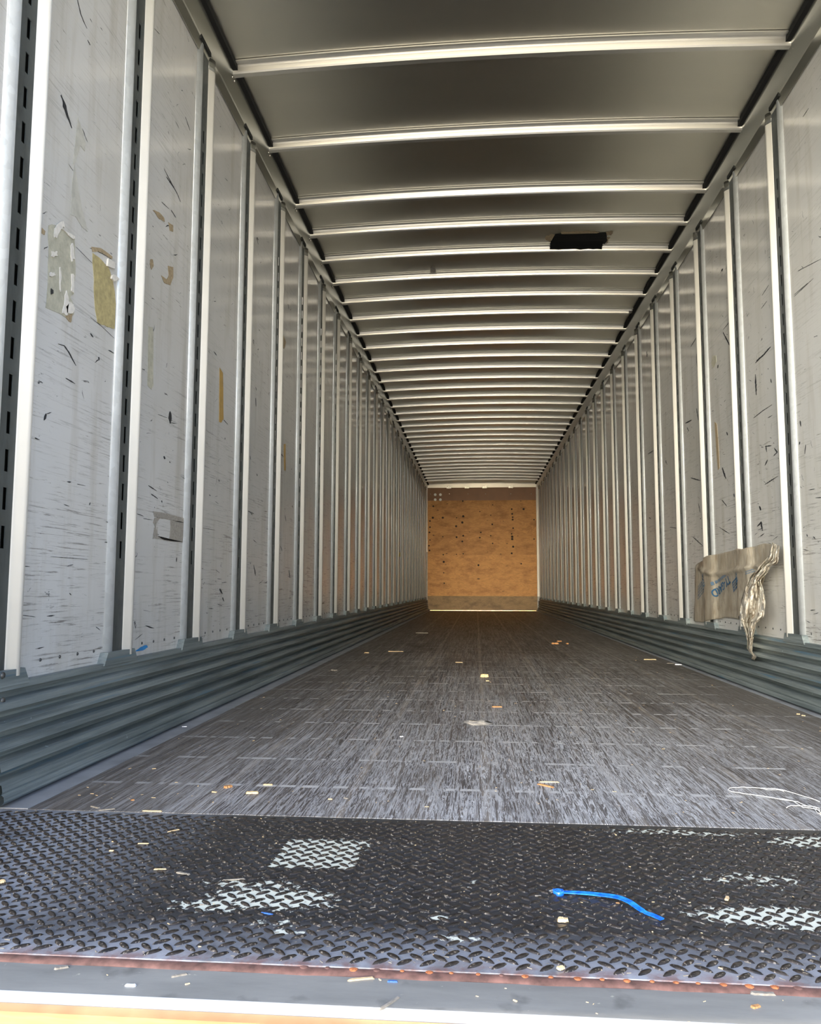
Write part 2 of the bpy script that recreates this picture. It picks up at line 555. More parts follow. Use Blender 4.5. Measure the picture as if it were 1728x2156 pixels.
def make_lug_mat():
    t = NT('tread_lug')
    n = t.noise(t.pos, 70, 4)
    c = t.mix(t.ramp(n, (0.35, 0.65)), lin((30, 29, 30)), lin((58, 52, 48)))
    e = t.noise(t.pos, 240, 2)
    c = t.mix(t.ramp(e, (0.58, 0.68, 0, 0.7)), c, lin((150, 140, 128)))
    t.set(Base_Color=c, Roughness=0.38, Metallic=0.35)
    return t.m


def make_sill_mat():
    t = NT('sill_steel')
    n = t.noise(t.map((1.2, 5, 5)), 3, 6, 0.65)
    c = t.mix(t.ramp(n, (0.3, 0.7)), lin((152, 152, 150)), lin((122, 123, 122)))
    s = t.noise(t.map((3, 40, 10), (0, 0, 0.6)), 1.2, 5, 0.7)
    c = t.mix(t.ramp(s, (0.62, 0.72, 0, 0.5)), c, lin((140, 142, 142)))
    k = t.noise(t.pos, 60, 3)
    c = t.mix(t.ramp(k, (0.7, 0.74, 0, 0.7)), c, lin((190, 186, 176)))
    c = t.mix(t.ramp(t.noise(t.pos, 14, 4), (0.6, 0.72, 0, 0.5)), c, lin((60, 62, 64)))
    t.set(Base_Color=c, Roughness=0.5, Metallic=0.3)
    t.bump(t.noise(t.pos, 60, 4), 0.2, 0.001)
    return t.m


def make_ply(name, base, dark, knots, seed):
    t = NT(name)
    wv = t.noise(t.map((1.2, 1, 7), loc=(seed, 0, seed)), 1.6, 3, 0.5, 1.4)
    bands = t.math('FRACT', t.math('MULTIPLY', wv, 9))
    bands = t.math('ABSOLUTE', t.math('SUBTRACT', bands, 0.5))
    c = t.mix(t.ramp(bands, (0.0, 0.5)), base, tuple(v * 0.74 for v in base))
    st = t.noise(t.map((1.5, 1, 3), loc=(0, seed, 3)), 2.2, 5, 0.7)
    c = t.mix(t.ramp(st, (0.46, 0.68, 0, 0.85)), c, dark)
    k = t.vor(t.map((1, 1, 2.1), loc=(seed, seed, 0.3)), knots, 'F1')[0]
    kw = t.math('ADD', k, t.math('MULTIPLY', t.noise(t.pos, 14, 3), 0.12))
    c = t.mix(t.ramp(kw, (0.17, 0.11, 0, 0.85)), c, lin((58, 40, 26)))
    t.set(Base_Color=c, Roughness=0.6)
    t.bump(st, 0.2, 0.002)
    return t.m


M = {}
M['panel'] = make_panel_mat()
M['galv'] = make_galv('galvanised_bead', lin((214, 218, 222)), 0.34, 0.15, (150, 156, 160), 0.35)
M['strip'] = make_galv('slotted_steel', lin((92, 98, 100)), 0.45, 0.7, (48, 54, 56), 0.7)
M['rail'] = simple('rail_steel', lin((168, 168, 162)), 0.26, 0.9, 0.06, 3)
M['white_strip'] = simple('white_edge', lin((232, 230, 226)), 0.38, 0, 0.04, 6)
M['backing'] = simple('outer_skin', lin((34, 38, 40)), 0.7, 0.2)
M['void'] = simple('dark_seal', lin((22, 22, 22)), 0.9)
M['cap'] = simple('post_cap', lin((40, 42, 42)), 0.6, 0.4)
M['scuff'] = make_scuff_mat()
M['floor'] = make_floor_mat()
M['roof'] = make_roof_mat()
M['bow'] = make_bow_mat()
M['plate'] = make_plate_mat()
M['lug'] = make_lug_mat()
M['sill'] = make_sill_mat()
M['edge'] = simple('edge_strip_metal', lin((150, 154, 162)), 0.5, 0.2, 0.2, 8)
M['lip'] = simple('polished_lip', lin((214, 218, 224)), 0.3, 0.5, 0.1, 12)
M['rust'] = simple('rusty_weld', lin((98, 70, 64)), 0.75, 0.1, 0.5, 60)
M['rust_o'] = simple('orange_rust', lin((156, 92, 56)), 0.85, 0, 0.5, 300)
M['rivet'] = simple('rivet_metal', lin((220, 216, 206)), 0.25, 0.9, 0.05)
M['screw'] = simple('screw_metal', lin((90, 90, 90)), 0.45, 0.7, 0.2)
M['ply1'] = make_ply('plywood_upper', lin((196, 142, 78)), lin((142, 94, 48)), 4.2, 3.0)
M['ply2'] = make_ply('plywood_lower', lin((206, 150, 84)), lin((150, 100, 52)), 2.6, 9.0)
M['kick'] = make_ply('kick_board_wood', lin((150, 122, 84)), lin((98, 78, 54)), 3.0, 14.0)
M['header'] = simple('header_board_brown', lin((128, 86, 52)), 0.5, 0, 0.08, 5)
M['timber'] = make_ply('timber', lin((168, 134, 94)), lin((140, 104, 68)), 2.0, 5.0)
M['ground'] = simple('concrete_yard', lin((202, 188, 160)), 0.9, 0, 0.1, 1.5)

# ---------------------------------------------------------------- setting: ground outside
g = MB()
g.add([(-60, -60, -1.22), (60, -60, -1.22), (60, 60, -1.22), (-60, 60, -1.22)], [(0, 1, 2, 3)])
struct(g.build('ground', M['ground']), 'pale concrete yard outside the open end of the trailer', 'ground')

# ---------------------------------------------------------------- floor
Y_PLATE_A, Y_PLATE_B = 1.055, 1.7094
ZP = -0.0009               # top of the tread plate between its lugs
fl = MB()
fl.box((XL - 0.05, Y_PLATE_B, -0.05), (XR + 0.05, Y_BACK + 0.05, 0.0))
struct(fl.build('floor', M['floor']), 'worn grey-brown laminated hardwood floor of the trailer', 'floor')

# ---------------------------------------------------------------- roof sheet
rf = MB()
n = 24
xs = [XL - 0.06 + (XR - XL + 0.12) * i / n for i in range(n + 1)]
rf.extrude([(x, H_EDGE + 0.036 + camber(x)) for x in xs], lambda a, b, t: (a, t, b), [Y_OPEN, Y_BACK + 0.05], 0, True)
rf.extrude([(x, H_EDGE + 0.045 + camber(x)) for x in xs], lambda a, b, t: (a, t, b), [Y_OPEN, Y_BACK + 0.05], 0, True)
rf.box((xs[0], Y_OPEN, H_EDGE + 0.030), (xs[0] + 0.01, Y_BACK + 0.05, H_EDGE + 0.045))
rf.box((xs[-1] - 0.01, Y_OPEN, H_EDGE + 0.030), (xs[-1], Y_BACK + 0.05, H_EDGE + 0.045))
struct(rf.build('ceiling', M['roof']), 'dull aluminium sheet roof lining above the bows', 'ceiling')

# ---------------------------------------------------------------- side walls
YLP = [YL0 + PITCH_Y * i for i in range(27)]
YRP = [YR0 + PITCH_Y * i for i in range(-3, 24)]
NEAR, FAR = -0.075, 0.080       # reach of a post either side of its slotted strip's middle
scr_mesh = None


def build_wall(side):
    name = 'wall_left' if side < 0 else 'wall_right'
    X = XL if side < 0 else XR
    s = -side                    # inward direction
    b = MB()
    b.box((X - s * 0.035, Y_OPEN, 0.0), (X - s * 0.045, Y_BACK + 0.05, H_EDGE + 0.02))
    wall = struct(b.build(name, M['backing']), 'long %s side wall of the trailer, lined with white panels' % ('left' if side < 0 else 'right'), 'wall')
    ys = YLP if side < 0 else YRP
    edges = [Y_OPEN] + [y for y in ys] + [Y_BACK]
    for i in range(len(edges) - 1):
        y0 = edges[i] + (FAR - 0.006 if i > 0 else 0)
        y1 = edges[i + 1] + (NEAR + 0.006 if i < len(edges) - 2 else 0)
        if y1 - y0 < 0.03: continue
        p = MB()
        p.box((X - s * 0.012, y0, 0.252), (X, y1, 2.63))
        po = p.build('wall_panel', M['panel'], wall, (X, (y0 + y1) / 2, 0.252))
        # screws along the foot of the panel
        if y0 < 6.5:
            k = 5
            for q in range(k):
                yy = y0 + (y1 - y0) * (q + 0.35) / k
                r = MB(); r.dome((X, yy, 0.3), (s, 0, 0), 0.0048, 0.003)
                so = r.build('screw', M['screw'], None, (X, yy, 0.3))
                so.parent = po; so.location = Vector((X, yy, 0.3)) - Vector((X, (y0 + y1) / 2, 0.252))
    return wall


wall_left = build_wall(-1)
wall_right = build_wall(1)

Z_TOP = 2.664


def make_post(side):
    X = XL if side < 0 else XR
    s = -side
    z0 = 0.276
    root = empty('wall_post', (X, 0, z0))

    def fn(a, b, t): return (X + s * b, a, t)
    g = MB()
    pr = [(NEAR, 0.0), (NEAR + .003, .004), (NEAR + .012, .0095), (NEAR + .022, .0125), (NEAR + .032, .0130), (NEAR + .039, .0115), (NEAR + .043, .0095), (NEAR + .044, 0)]
    g.extrude(pr, fn, [z0, Z_TOP], 0, True, True, True)
    g.build('rounded_edge', M['galv'], root, (X, 0, z0))
    # slotted strip: real slots cut through a thin plate
    st = MB()
    ya, yb = NEAR + .043, FAR - .046
    ym = (ya + yb) / 2
    sl = 0.0075
    P = 0.009
    zs = []
    z = 0.57
    while z < 2.34:
        zs.append((z, z + 0.052)); z += 0.0889
    for xx in (P, P - 0.002):
        def q(y_0, y_1, z_0, z_1):
            st.add([fn(y_0, xx, z_0), fn(y_1, xx, z_0), fn(y_1, xx, z_1), fn(y_0, xx, z_1)], [(0, 1, 2, 3)])
        q(ya, ym - sl, z0, Z_TOP); q(ym + sl, yb, z0, Z_TOP)
        prev = z0
        for a, b_ in zs:
            q(ym - sl, ym + sl, prev, a); prev = b_
        q(ym - sl, ym + sl, prev, Z_TOP)
    for a, b_ in zs:
        for (y_, w_) in ((ym - sl, 0), (ym + sl, 0)):
            st.add([fn(y_, P, a), fn(y_, P - .002, a), fn(y_, P - .002, b_), fn(y_, P, b_)], [(0, 1, 2, 3)])
        for z_ in (a, b_):
            st.add([fn(ym - sl, P, z_), fn(ym + sl, P, z_), fn(ym + sl, P - .002, z_), fn(ym - sl, P - .002, z_)], [(0, 1, 2, 3)])
    st.build('slotted_strip', M['strip'], root, (X, 0, z0), fix=False)
    wv = MB()
    pr = [(yb - .001, 0), (yb - .001, .0095), (yb + .003, .0115), (yb + .020, .0235), (yb + .027, .0262), (yb + .036, .0255), (yb + .044, .018), (yb + .046, 0)]
    wv.extrude(pr, fn, [z0, 2.60], 0, True, True, True)
    wv.build('white_edge_strip', M['white_strip'], root, (X, 0, z0))
    e = MB(); e.extrude(pr, fn, [2.60, 2.652], 0, True, True, True)
    e.build('bare_metal_end', M['rail'], root, (X, 0, z0))
    c = MB()
    c.box((X, NEAR - .004, Z_TOP - 0.012), (X + s * 0.018, yb + .002, Z_TOP + 0.006))
    c.build('end_cap', M['cap'], root, (X, 0, z0))
    return root


for side in (-1, 1):
    ys = YLP if side < 0 else YRP
    X = XL if side < 0 else XR
    proto = make_post(side)
    sd_ = 'left' if side < 0 else 'right'
    seen = 0
    for i, y in enumerate(ys):
        o = proto if i == 0 else copy_tree(proto, proto.location.copy())
        o.location = (X, y, proto.location.z)
        if side > 0 and i < 3:
            lab = 'slotted steel post on the right wall nearer the open end than the picture shows'
            if i == 2: lab = 'slotted steel post on the right wall just past the picture edge'
            if i == 1: lab = 'slotted steel post on the right wall, two bays past the picture edge'
        else:
            seen += 1
            lab = '%s slotted steel post with white edge on the %s wall, from the open end' % (ordinal(seen), sd_)
            if side < 0 and seen == 1: lab = 'widest slotted steel post at the left edge of the picture'
            if side > 0 and seen == 1: lab = 'nearest slotted steel post of the right wall, right of the torn plastic'
        tag(o, lab, 'wall post', 'slotted posts of the %s wall' % sd_)

# ---------------------------------------------------------------- corrugated scuff plates at the foot of the walls
for side in (-1, 1):
    X = XL if side < 0 else XR
    s = -side
    ys = YLP if side < 0 else YRP
    pr = []
    ztop, zb = 0.262, 0.030
    nrib = 5
    hh = (ztop - 0.018 - zb) / nrib
    foot = 0.064 if side < 0 else 0.058

    def lean(z_): return 0.012 + (foot - 0.03) * (1 - z_ / ztop)
    pr.append((ztop, 0.0)); pr.append((ztop, 0.020)); pr.append((ztop - 0.016, 0.022))
    for k in range(nrib):
        za = ztop - 0.016 - k * hh
        for f_, p_ in ((.05, -.010), (.10, -.015), (.42, -.016), (.50, .008), (.58, .018), (.93, .019)):
            z_ = za - hh * f_
            pr.append((z_, lean(z_) + p_))
    pr += [(0.030, foot - .006), (0.026, foot), (0.014, foot + .001), (0.008, foot - .004), (0.006, 0.0)]
    b = MB()
    st_ = [Y_OPEN + 0.30 if side < 0 else Y_OPEN + 0.30, 4, 8, 12, Y_BACK]
    st_[0] = 1.70
    b.extrude(pr, lambda a, c, t: (X + s * c, t, a), st_, 0, False, False)
    b.box((X, st_[0], 0.0), (X + s * 0.004, Y_BACK, 0.26))
    for y in ys:
        if y < 1.6: continue
        # tab that laps over the foot of the post
        zA, zB = 0.255, 0.292
        y0, y1 = y + NEAR - 0.035, y + FAR + 0.035
        P0 = 0.0245
        vs = []
        for pp in (0.0, P0):
            vs += [(X + s * pp, y0, zA), (X + s * pp, y1, zA), (X + s * pp, y1 - 0.022, zB), (X + s * pp, y0 + 0.022, zB)]
        b.add(vs, [(0, 1, 2, 3), (4, 5, 6, 7), (0, 1, 5, 4), (1, 2, 6, 5), (2, 3, 7, 6), (3, 0, 4, 7)])
    o = b.build('baseboard_left' if side < 0 else 'baseboard_right', M['scuff'])
    struct(o, 'corrugated blue-grey steel scuff plate along the foot of the %s wall' % ('left' if side < 0 else 'right'), 'scuff plate')
    # bolt heads near the open end
    if side < 0:
        for (px, py) in ((6, 1422), (6, 1475), (10, 1683)):
            q = on_wall(px, py, -1, 0.026)
            r = MB(); r.dome((q.x, max(q.y, 1.72), q.z), (1, 0, 0), 0.008, 0.004)
            r.build('bolt', M['screw'], o)

for i, side in enumerate((-1, 1)):
    X = XL if side < 0 else XR
    s = -side
    # floor edge strip of bare metal
    b = MB()
    wd = 0.055 if side < 0 else 0.02
    b.box((X + s * 0.02, Y_PLATE_B, 0.0), (X + s * (0.06 + wd), Y_BACK, 0.0015))
    struct(b.build('trim_%d' % (i + 3), M['edge']), 'bare metal strip at the %s edge of the floor' % ('left' if side < 0 else 'right'), 'trim')
    # top rail
    b = MB()
    xin = 0.0375 if side < 0 else 0.0458
    pr = [(0.002, Z_RAIL), (0.006, Z_RAIL), (0.013, 2.660), (0.016, 2.667), (xin, H_EDGE), (xin + 0.004, H_EDGE + 0.012), (xin, H_EDGE + 0.014), (0.002, H_EDGE + 0.014)]
    b.extrude(pr, lambda a, c, t: (X + s * a, t, c), [Y_OPEN, 5, 10, Y_BACK], 0, False, True, True)
    # roof-side leg of the rail
    struct(b.build('trim_%d' % (i + 1), M['rail']), 'galvanised top rail where the %s wall meets the roof' % ('left' if side < 0 else 'right'), 'top rail')
    b = MB()
    b.box((X + s * (xin - 0.01), Y_OPEN, H_EDGE + 0.012), (X + s * (xin + 0.024), Y_BACK, H_EDGE + 0.040))
    struct(b.build('trim_%d' % (i + 5), M['void']), 'black sealing strip beside the %s top rail' % ('left' if side < 0 else 'right'), 'seal')

# ---------------------------------------------------------------- roof bows
XA, XB = XL + 0.030, XR - 0.030


def make_bow(dent=None):
    root = empty('roof_bow', (XM, 0, H_EDGE))
    b = MB()
    # (y, z) section: thin front lip, groove, web towards the opening, bottom, rear flange
    pr = [(-0.046, 0.034), (-0.046, 0.028), (-0.034, 0.027), (-0.030, 0.031), (-0.016, 0.031), (-0.013, 0.022), (-0.009, 0.003),
          (-0.004, -0.003), (0.022, -0.003), (0.027, 0.003), (0.031, 0.031), (0.046, 0.031), (0.046, 0.034)]
    n = 30
    st_ = [XA + (XB - XA) * i / n for i in range(n + 1)]
    if dent: st_ = sorted(st_ + [dent - 0.05, dent - 0.02, dent + 0.02, dent + 0.05])

    def fn(a, c, t):
        dz = 0
        if dent and abs(t - dent) < 0.04:
            dz = 0.018 if c < 0.02 else 0
            a = a + (0.008 if c < 0.02 else 0)
        return (t, a, H_EDGE + c + camber(t) + dz)
    b.extrude(pr, fn, st_, 0, False, True, True)
    b.build('hat_channel', M['bow'], root, (XM, 0, H_EDGE))
    for sgn, X in ((1, XL), (-1, XR)):
        for dy in (-0.014, 0.014):
            r = MB()
            c = (X + sgn * 0.036, dy + 0.012, H_EDGE - 0.012)
            r.dome(c, (sgn * 0.9, 0, -0.45), 0.0055, 0.004)
            r.build('rivet', M['rivet'], root, c)
    return root


bow_y = [1.9974, 2.607, 3.2166, 3.8262, 4.4358] + [4.841 + 0.4064 * k for k in range(32)]
bow_y = [y for y in bow_y if y < Y_BACK - 0.4]
proto = make_bow()
dent_x = None
seen = 0
for i, y in enumerate(bow_y):
    if i == 9:
        d = ray(1335, 620); tt = y / d.y
        o = make_bow(d.x * tt)
    else:
        o = proto if i == 0 else copy_tree(proto, (0, 0, 0))
    o.location = (XM, y, H_EDGE)
    if i < 2:
        lab = 'pale metal roof bow over the open end, above the picture, ' + ('nearest the door' if i == 0 else 'second from the door')
    else:
        seen += 1
        lab = '%s pale metal roof bow crossing the ceiling, counted from the open end' % ordinal(seen)
        if seen == 5: lab = 'pale metal roof bow directly behind the black tape patch'
        if seen == 8: lab = 'roof bow with a dent near its right end'
    tag(o, lab, 'roof bow', 'roof bows across the ceiling')

# ---------------------------------------------------------------- front wall
b = MB()
b.box((XL - 0.05, Y_BACK + 0.03, 0), (XR + 0.05, Y_BACK + 0.06, H_EDGE + 0.09))
wf = struct(b.build('wall_front', M['backing']), 'far front wall of the trailer lined with plywood', 'wall')
x0, x1 = XL + 0.035, XR - 0.055


def board(name, z0, z1, mat, yt=0.0, label=None, xa=None, xb=None):
    m_ = MB(); m_.box((xa or x0, Y_BACK - yt, z0), (xb or x1, Y_BACK + 0.03, z1))
    o_ = m_.build(name, mat, wf)
    if label: o_['label'] = label
    return o_


board('header_board', 2.40, 2.68, M['header'], 0.012, 'smooth dark brown header board')
board('plywood_sheet', 1.207, 2.40, M['ply1'], 0.004, 'upper plywood sheet with rows of nail holes')
board('plywood_sheet', 0.315, 1.207, M['ply2'], 0.0, 'lower knotty plywood sheet')
board('kick_board', 0.022, 0.315, M['kick'], 0.006, 'greyer scraped board above the floor')
m_ = MB()
m_.add([(x0, Y_BACK - 0.02, 2.68), (x1, Y_BACK - 0.02, 2.68), (x1, Y_BACK - 0.035, 2.79), (x0, Y_BACK - 0.035, 2.79),
        (x0, Y_BACK + 0.03, 2.68), (x1, Y_BACK + 0.03, 2.68), (x1, Y_BACK + 0.03, 2.79), (x0, Y_BACK + 0.03, 2.79)],
       [(0, 1, 2, 3), (0, 1, 5, 4), (3, 2, 6, 7), (0, 3, 7, 4), (1, 2, 6, 5)])
m_.build('bright_header_strip', simple('bright_sheet', lin((250, 244, 230)), 0.25, 0.1, 0.03, 3), wf)
for k, px in enumerate((945, 983, 1020, 1075)):
    p = on_y(px, 1024, Y_BACK - 0.03)
    m_ = MB(); m_.box((p.x - 0.05, Y_BACK - 0.05, 2.66), (p.x + 0.05, Y_BACK - 0.02, 2.71))
    m_.build('bracket', M['rail'], wf)
m_ = MB(); m_.box((x0 + 0.06, Y_BACK - 0.03, 0.001), (x1 - 0.03, Y_BACK - 0.012, 0.012))
m_.build('bright_floor_strip', simple('pale_orange_strip', lin((250, 214, 160)), 0.25, 0.4, 0.05), wf)  # thin strip in a bright pale orange along the wall foot
for (px, py) in ((916, 1041.5), (927, 1041.5), (916, 1052), (927, 1052)):
    p = on_y(px, py, Y_BACK - 0.012)
    m_ = MB(); m_.dome((p.x, Y_BACK - 0.012, p.z), (0, -1, 0), 0.030, 0.004, 14)
    m_.build('white_disc', M['white_strip'], wf)
for px in (906, 946, 985, 1022, 1075, 1118):
    p = on_y(px, 1040, Y_BACK)
    m_ = MB(); m_.dome((p.x, Y_BACK - 0.012, p.z), (0, -1, 0), 0.009, 0.004, 8)
    m_.build('screw', M['rivet'], wf)
# nail holes and knots as dark plugs, set in rows
holes = [(974, 1055), (912, 1066), (911, 1055 + 35), (905, 1097), (905, 1110), (904, 1121), (905, 1137), (903, 1149), (904, 1159), (932, 1090), (932, 1130), (933, 1168),
         (961, 1090), (960, 1108), (961, 1131), (961, 1167), (975, 1087), (973, 1100), (975, 1128), (973, 1140), (975, 1166),
         (1033, 1085), (1036, 1104), (1037, 1063), (1033, 1128), (1037, 1144), (1010, 1077), (1010, 1132), (1012, 1121), (1102, 1072),
         (1077, 1072), (1078, 1082), (1079, 1089), (1079, 1094), (1080, 1112), (1077, 1124), (1078, 1130), (1078, 1135), (1080, 1151), (1077, 1165),
         (1124, 1094), (1124, 1135), (935, 1228), (934, 1206), (1007, 1190), (1097, 1187), (934, 1183)]
m_ = MB()
for (px, py) in holes:
    p = on_y(px, py, Y_BACK)
    m_.dome((p.x, Y_BACK - 0.0045, p.z), (0, -1, 0), R.uniform(0.012, 0.026), 0.003, 8)
m_.build('nail_holes', simple('dark_knot', lin((52, 38, 28)), 0.8), wf)
for xa, xb, z0, nm in ((XL + 0.002, x0 - 0.002, 1.27, 'left'), (x1 + 0.002, XR - 0.002, 0.31, 'right')):
    m_ = MB(); m_.box((xa, Y_BACK - 0.03, z0), (xb, Y_BACK + 0.03, 2.74))
    m_.build('corner_strip', M['white_strip'], wf)
    m_ = MB(); m_.box((xa, Y_BACK - 0.02, 0.0), (xb, Y_BACK + 0.03, z0))
    m_.build('corner_post', M['sill'], wf)

# ---------------------------------------------------------------- threshold: tread plate, weld, sill, lip, dock timber
b = MB()
PX0, PX1 = XL - 0.30, XR + 0.30
b.box((PX0, Y_PLATE_A, -0.03), (PX1, Y_PLATE_B - 0.0005, ZP))
pw = 0.0305


def lug(mb, cx, cy, ang, L=0.0135, W=0.0048, h=0.0020):
    n = 10; vs = []
    ca, sa = math.cos(ang), math.sin(ang)
    for sc_, hh in ((1.0, 0.0), (0.78, h)):
        for k in range(n):
            a = 2 * math.pi * k / n
            # pointed-oval outline
            x_ = math.cos(a) * L * sc_
            y_ = math.sin(a) * W * (1 - 0.35 * abs(math.cos(a))) * sc_
            vs.append((cx + ca * x_ - sa * y_, cy + sa * x_ + ca * y_, ZP + hh))
    vs.append((cx, cy, ZP + h * 1.1))
    fs = []
    for k in range(n):
        j = (k + 1) % n
        fs.append((k, j, n + j, n + k)); fs.append((n + k, n + j, 2 * n))
    mb.add(vs, fs, 1, True)


nx = int((PX1 - PX0) / pw); ny = int((Y_PLATE_B - Y_PLATE_A - 0.02) / pw)
for i in range(nx):
    for j in range(ny + 1):
        lug(b, PX0 + 0.015 + i * pw, Y_PLATE_A + 0.018 + j * pw, math.radians(42))
        if j < ny: lug(b, PX0 + 0.015 + (i + .5) * pw, Y_PLATE_A + 0.018 + (j + .5) * pw, math.radians(-42))
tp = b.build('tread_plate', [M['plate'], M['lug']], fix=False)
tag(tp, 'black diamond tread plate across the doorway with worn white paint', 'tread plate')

b = MB()
n = 60
pr = [(-0.012, -0.004), (-0.007, 0.000), (0.0, 0.001), (0.007, 0.0), (0.011, -0.004), (0.011, -0.012), (-0.012, -0.012)]
b.extrude(pr, lambda a, c, t: (t, Y_PLATE_A - 0.004 + a + 0.002 * math.sin(t * 61) * math.sin(t * 23), -0.003 + c), [PX0 + (PX1 - PX0) * i / n for i in range(n + 1)], 0, True, True, True)
wd_ = b.build('weld_bead', M['rust'])
wd_.parent = tp
wd_['label'] = 'rusty reddish weld bead along the sill'
k = 0
for px in range(640, 1728, 52):
    p = on_floor(px + R.uniform(-4, 4), 2034 + (px - 640) * 0.038)
    r = MB(); r.dome((p.x, Y_PLATE_A - 0.002, -0.003), (0, 0, 1), R.uniform(0.003, 0.0065), 0.002, 9)
    o = r.build('rust_spot', M['rust_o'] if R.random() < 0.6 else M['rust'], wd_)
    o['label'] = 'orange rust spot'

Y_LIP = 0.972
b = MB()
b.box((PX0, Y_LIP, -0.05), (PX1, Y_PLATE_A - 0.015, -0.006))
so = b.build('door_sill', M['sill'])
tag(so, 'smooth grey steel rear sill in front of the tread plate', 'sill')
b = MB()
pr = []
for k in range(9):
    a = math.pi / 2 * k / 8
    pr.append((Y_LIP - 0.006 * math.sin(a), -0.012 + 0.006 * math.cos(a)))
pr += [(Y_LIP - 0.006, -0.06), (Y_LIP, -0.06)]
b.extrude(pr, lambda a, c, t: (t, a, c), [PX0, PX1], 0, True, True, True)
b.build('rounded_lip', M['lip'], so)['label'] = 'bright polished rounded lip'
b = MB()
b.box((PX0 - 0.3, 0.945, -0.60), (PX1 + 0.3, 0.964, -0.0165))
tb = b.build('dock_timber', M['timber'])
tag(tb, 'pale yellowish timber bumper just below the sill lip', 'bumper')
# trailer body below the floor, so the timber and sill do not hang in the air
b = MB()
b.box((PX0, Y_LIP, -1.22), (PX1, Y_LIP + 0.25, -0.05))
b.box((PX0, 0.950, -1.22), (PX1, Y_LIP, -0.60))
b.box((PX0, Y_LIP + 0.25, -0.25), (PX1, Y_BACK + 0.06, -0.05))
struct(b.build('trim_7', M['backing']), 'dark steel frame under the trailer floor', 'frame')

# ---------------------------------------------------------------- debris on the floor
MW = {
    'pale': simple('chip_pale', lin((190, 166, 130)), 0.7, 0, 0.15, 200),
    'cream': simple('chip_cream', lin((218, 190, 146)), 0.7, 0, 0.1, 200),
    'orange': simple('chip_orange', lin((164, 120, 78)), 0.7, 0, 0.15, 200),
    'grey': simple('chip_grey', lin((128, 122, 114)), 0.8, 0, 0.2, 200),
    'white': simple('scrap_white', lin((226, 228, 236)), 0.6, 0, 0.05, 200),
    'blue': simple('scrap_blue', lin((40, 90, 170)), 0.4, 0, 0.1, 200),
    'black': simple('scrap_black', lin((20, 20, 22)), 0.7, 0, 0.1, 200),
}


def chip(px, py, L, W, ang, mat, name, label, cat, group=None, h=None, z=None, pointed=False):
    """a small split piece of wood: ragged outline, its own thickness, long axis at ang in the floor plane"""
    p = on_floor(px, py)
    z0 = z if z is not None else (0.0 if p.y > Y_PLATE_B else (0.0002 if p.y > Y_PLATE_A else -0.006))
    h = h or max(0.0015, W * 0.28)
    n = 9; vs_b = []; vs_t = []
    up = []; dn = []
    for i in range(n):
        t = i / (n - 1)
        x_ = (t - 0.5) * L
        w_ = W * 0.5 * (1 - (0.75 if pointed else 0.18) * (t ** 2)) * (0.8 + 0.3 * R.random())
        if i == 0: w_ *= 0.6
        up.append((x_, w_)); dn.append((x_, -w_ * (0.8 + 0.3 * R.random())))
    out = up + dn[::-1]
    ca, sa = math.cos(ang), math.sin(ang)
    mb = MB(); N = len(out)
    bend = R.uniform(-0.12, 0.12) * L
    for zz, shrink in ((z0, 1.0), (z0 + h, 0.86)):
        for (a, c) in out:
            c2 = c * shrink + bend * (0.25 - (a / L) ** 2)
            lift = R.uniform(0, h * 0.25) if zz > z0 else 0
            mb.add([(p.x + ca * a * shrink - sa * c2, p.y + sa * a * shrink + ca * c2, zz + lift)], [])
    mb.f = []; mb.m = []; mb.s = []
    fs = [[i, (i + 1) % N, N + (i + 1) % N, N + i] for i in range(N)]
    for i in range(n - 1):
        a_, b_, c_, d_ = i, i + 1, N - 2 - i, N - 1 - i
        fs.append([a_, b_, c_, d_]); fs.append([N + a_, N + d_, N + c_, N + b_])
    for f in fs:
        mb.f.append(f); mb.m.append(0); mb.s.append(False)
    o = mb.build(name, MW[mat], None, (p.x, p.y, z0))
    tag(o, label, cat, group)
    return o


chip(531, 1670, 0.030, 0.012, 0.1, 'cream', 'wood_chip', 'blocky cream wood chip on the floor near the tread plate, left', 'wood chip')
chip(480, 1658, 0.020, 0.014, 0.9, 'orange', 'wood_chip', 'small round orange-brown wood chip left of the cream chip', 'wood chip')
chip(451, 1668, 0.014, 0.006, -0.3, 'pale', 'wood_chip', 'tiny pale splinter, leftmost of the four chips at lower left', 'wood chip')
chip(564, 1653, 0.024, 0.009, 0.0, 'pale', 'wood_chip', 'flat pale chip, rightmost of the four chips at lower left', 'wood chip')
chip(1156, 1647, 0.050, 0.006, 0.02, 'cream', 'splinter', 'straight cream splinter, upper one of a V-shaped pair', 'splinter')
chip(1148, 1655, 0.050, 0.009, -0.75, 'orange', 'splinter', 'orange splinter, lower one of a V-shaped pair', 'splinter')
chip(1020, 1425, 0.045, 0.045, -0.3, 'cream', 'wood_chip', 'cream triangular wood chip in the middle of the floor', 'wood chip', pointed=True)
chip(1026, 1434, 0.018, 0.012, 0, 'cream', 'wood_chip', 'tiny cream chip just below the triangular chip', 'wood chip')
chip(1046, 1489, 0.042, 0.014, 0.05, 'orange', 'splinter', 'orange-brown splinter below the triangular chip', 'splinter')
chip(1168, 1356, 0.06, 0.04, 0.1, 'orange', 'wood_chip', 'larger orange chip far down the floor on the right', 'wood chip')
chip(1177, 1351, 0.045, 0.03, 0.4, 'orange', 'wood_chip', 'smaller orange chip touching the larger far chip', 'wood chip')
chip(1194, 1356, 0.022, 0.03, 0, 'orange', 'wood_chip', 'small reddish chip right of the two far orange chips', 'wood chip')
chip(833, 1372, 0.12, 0.014, 0.05, 'pale', 'splinter', 'long pale splinter far down the floor on the left', 'splinter')
chip(772, 1375, 0.035, 0.02, 0, 'pale', 'splinter', 'short pale splinter left of the long far one', 'splinter')
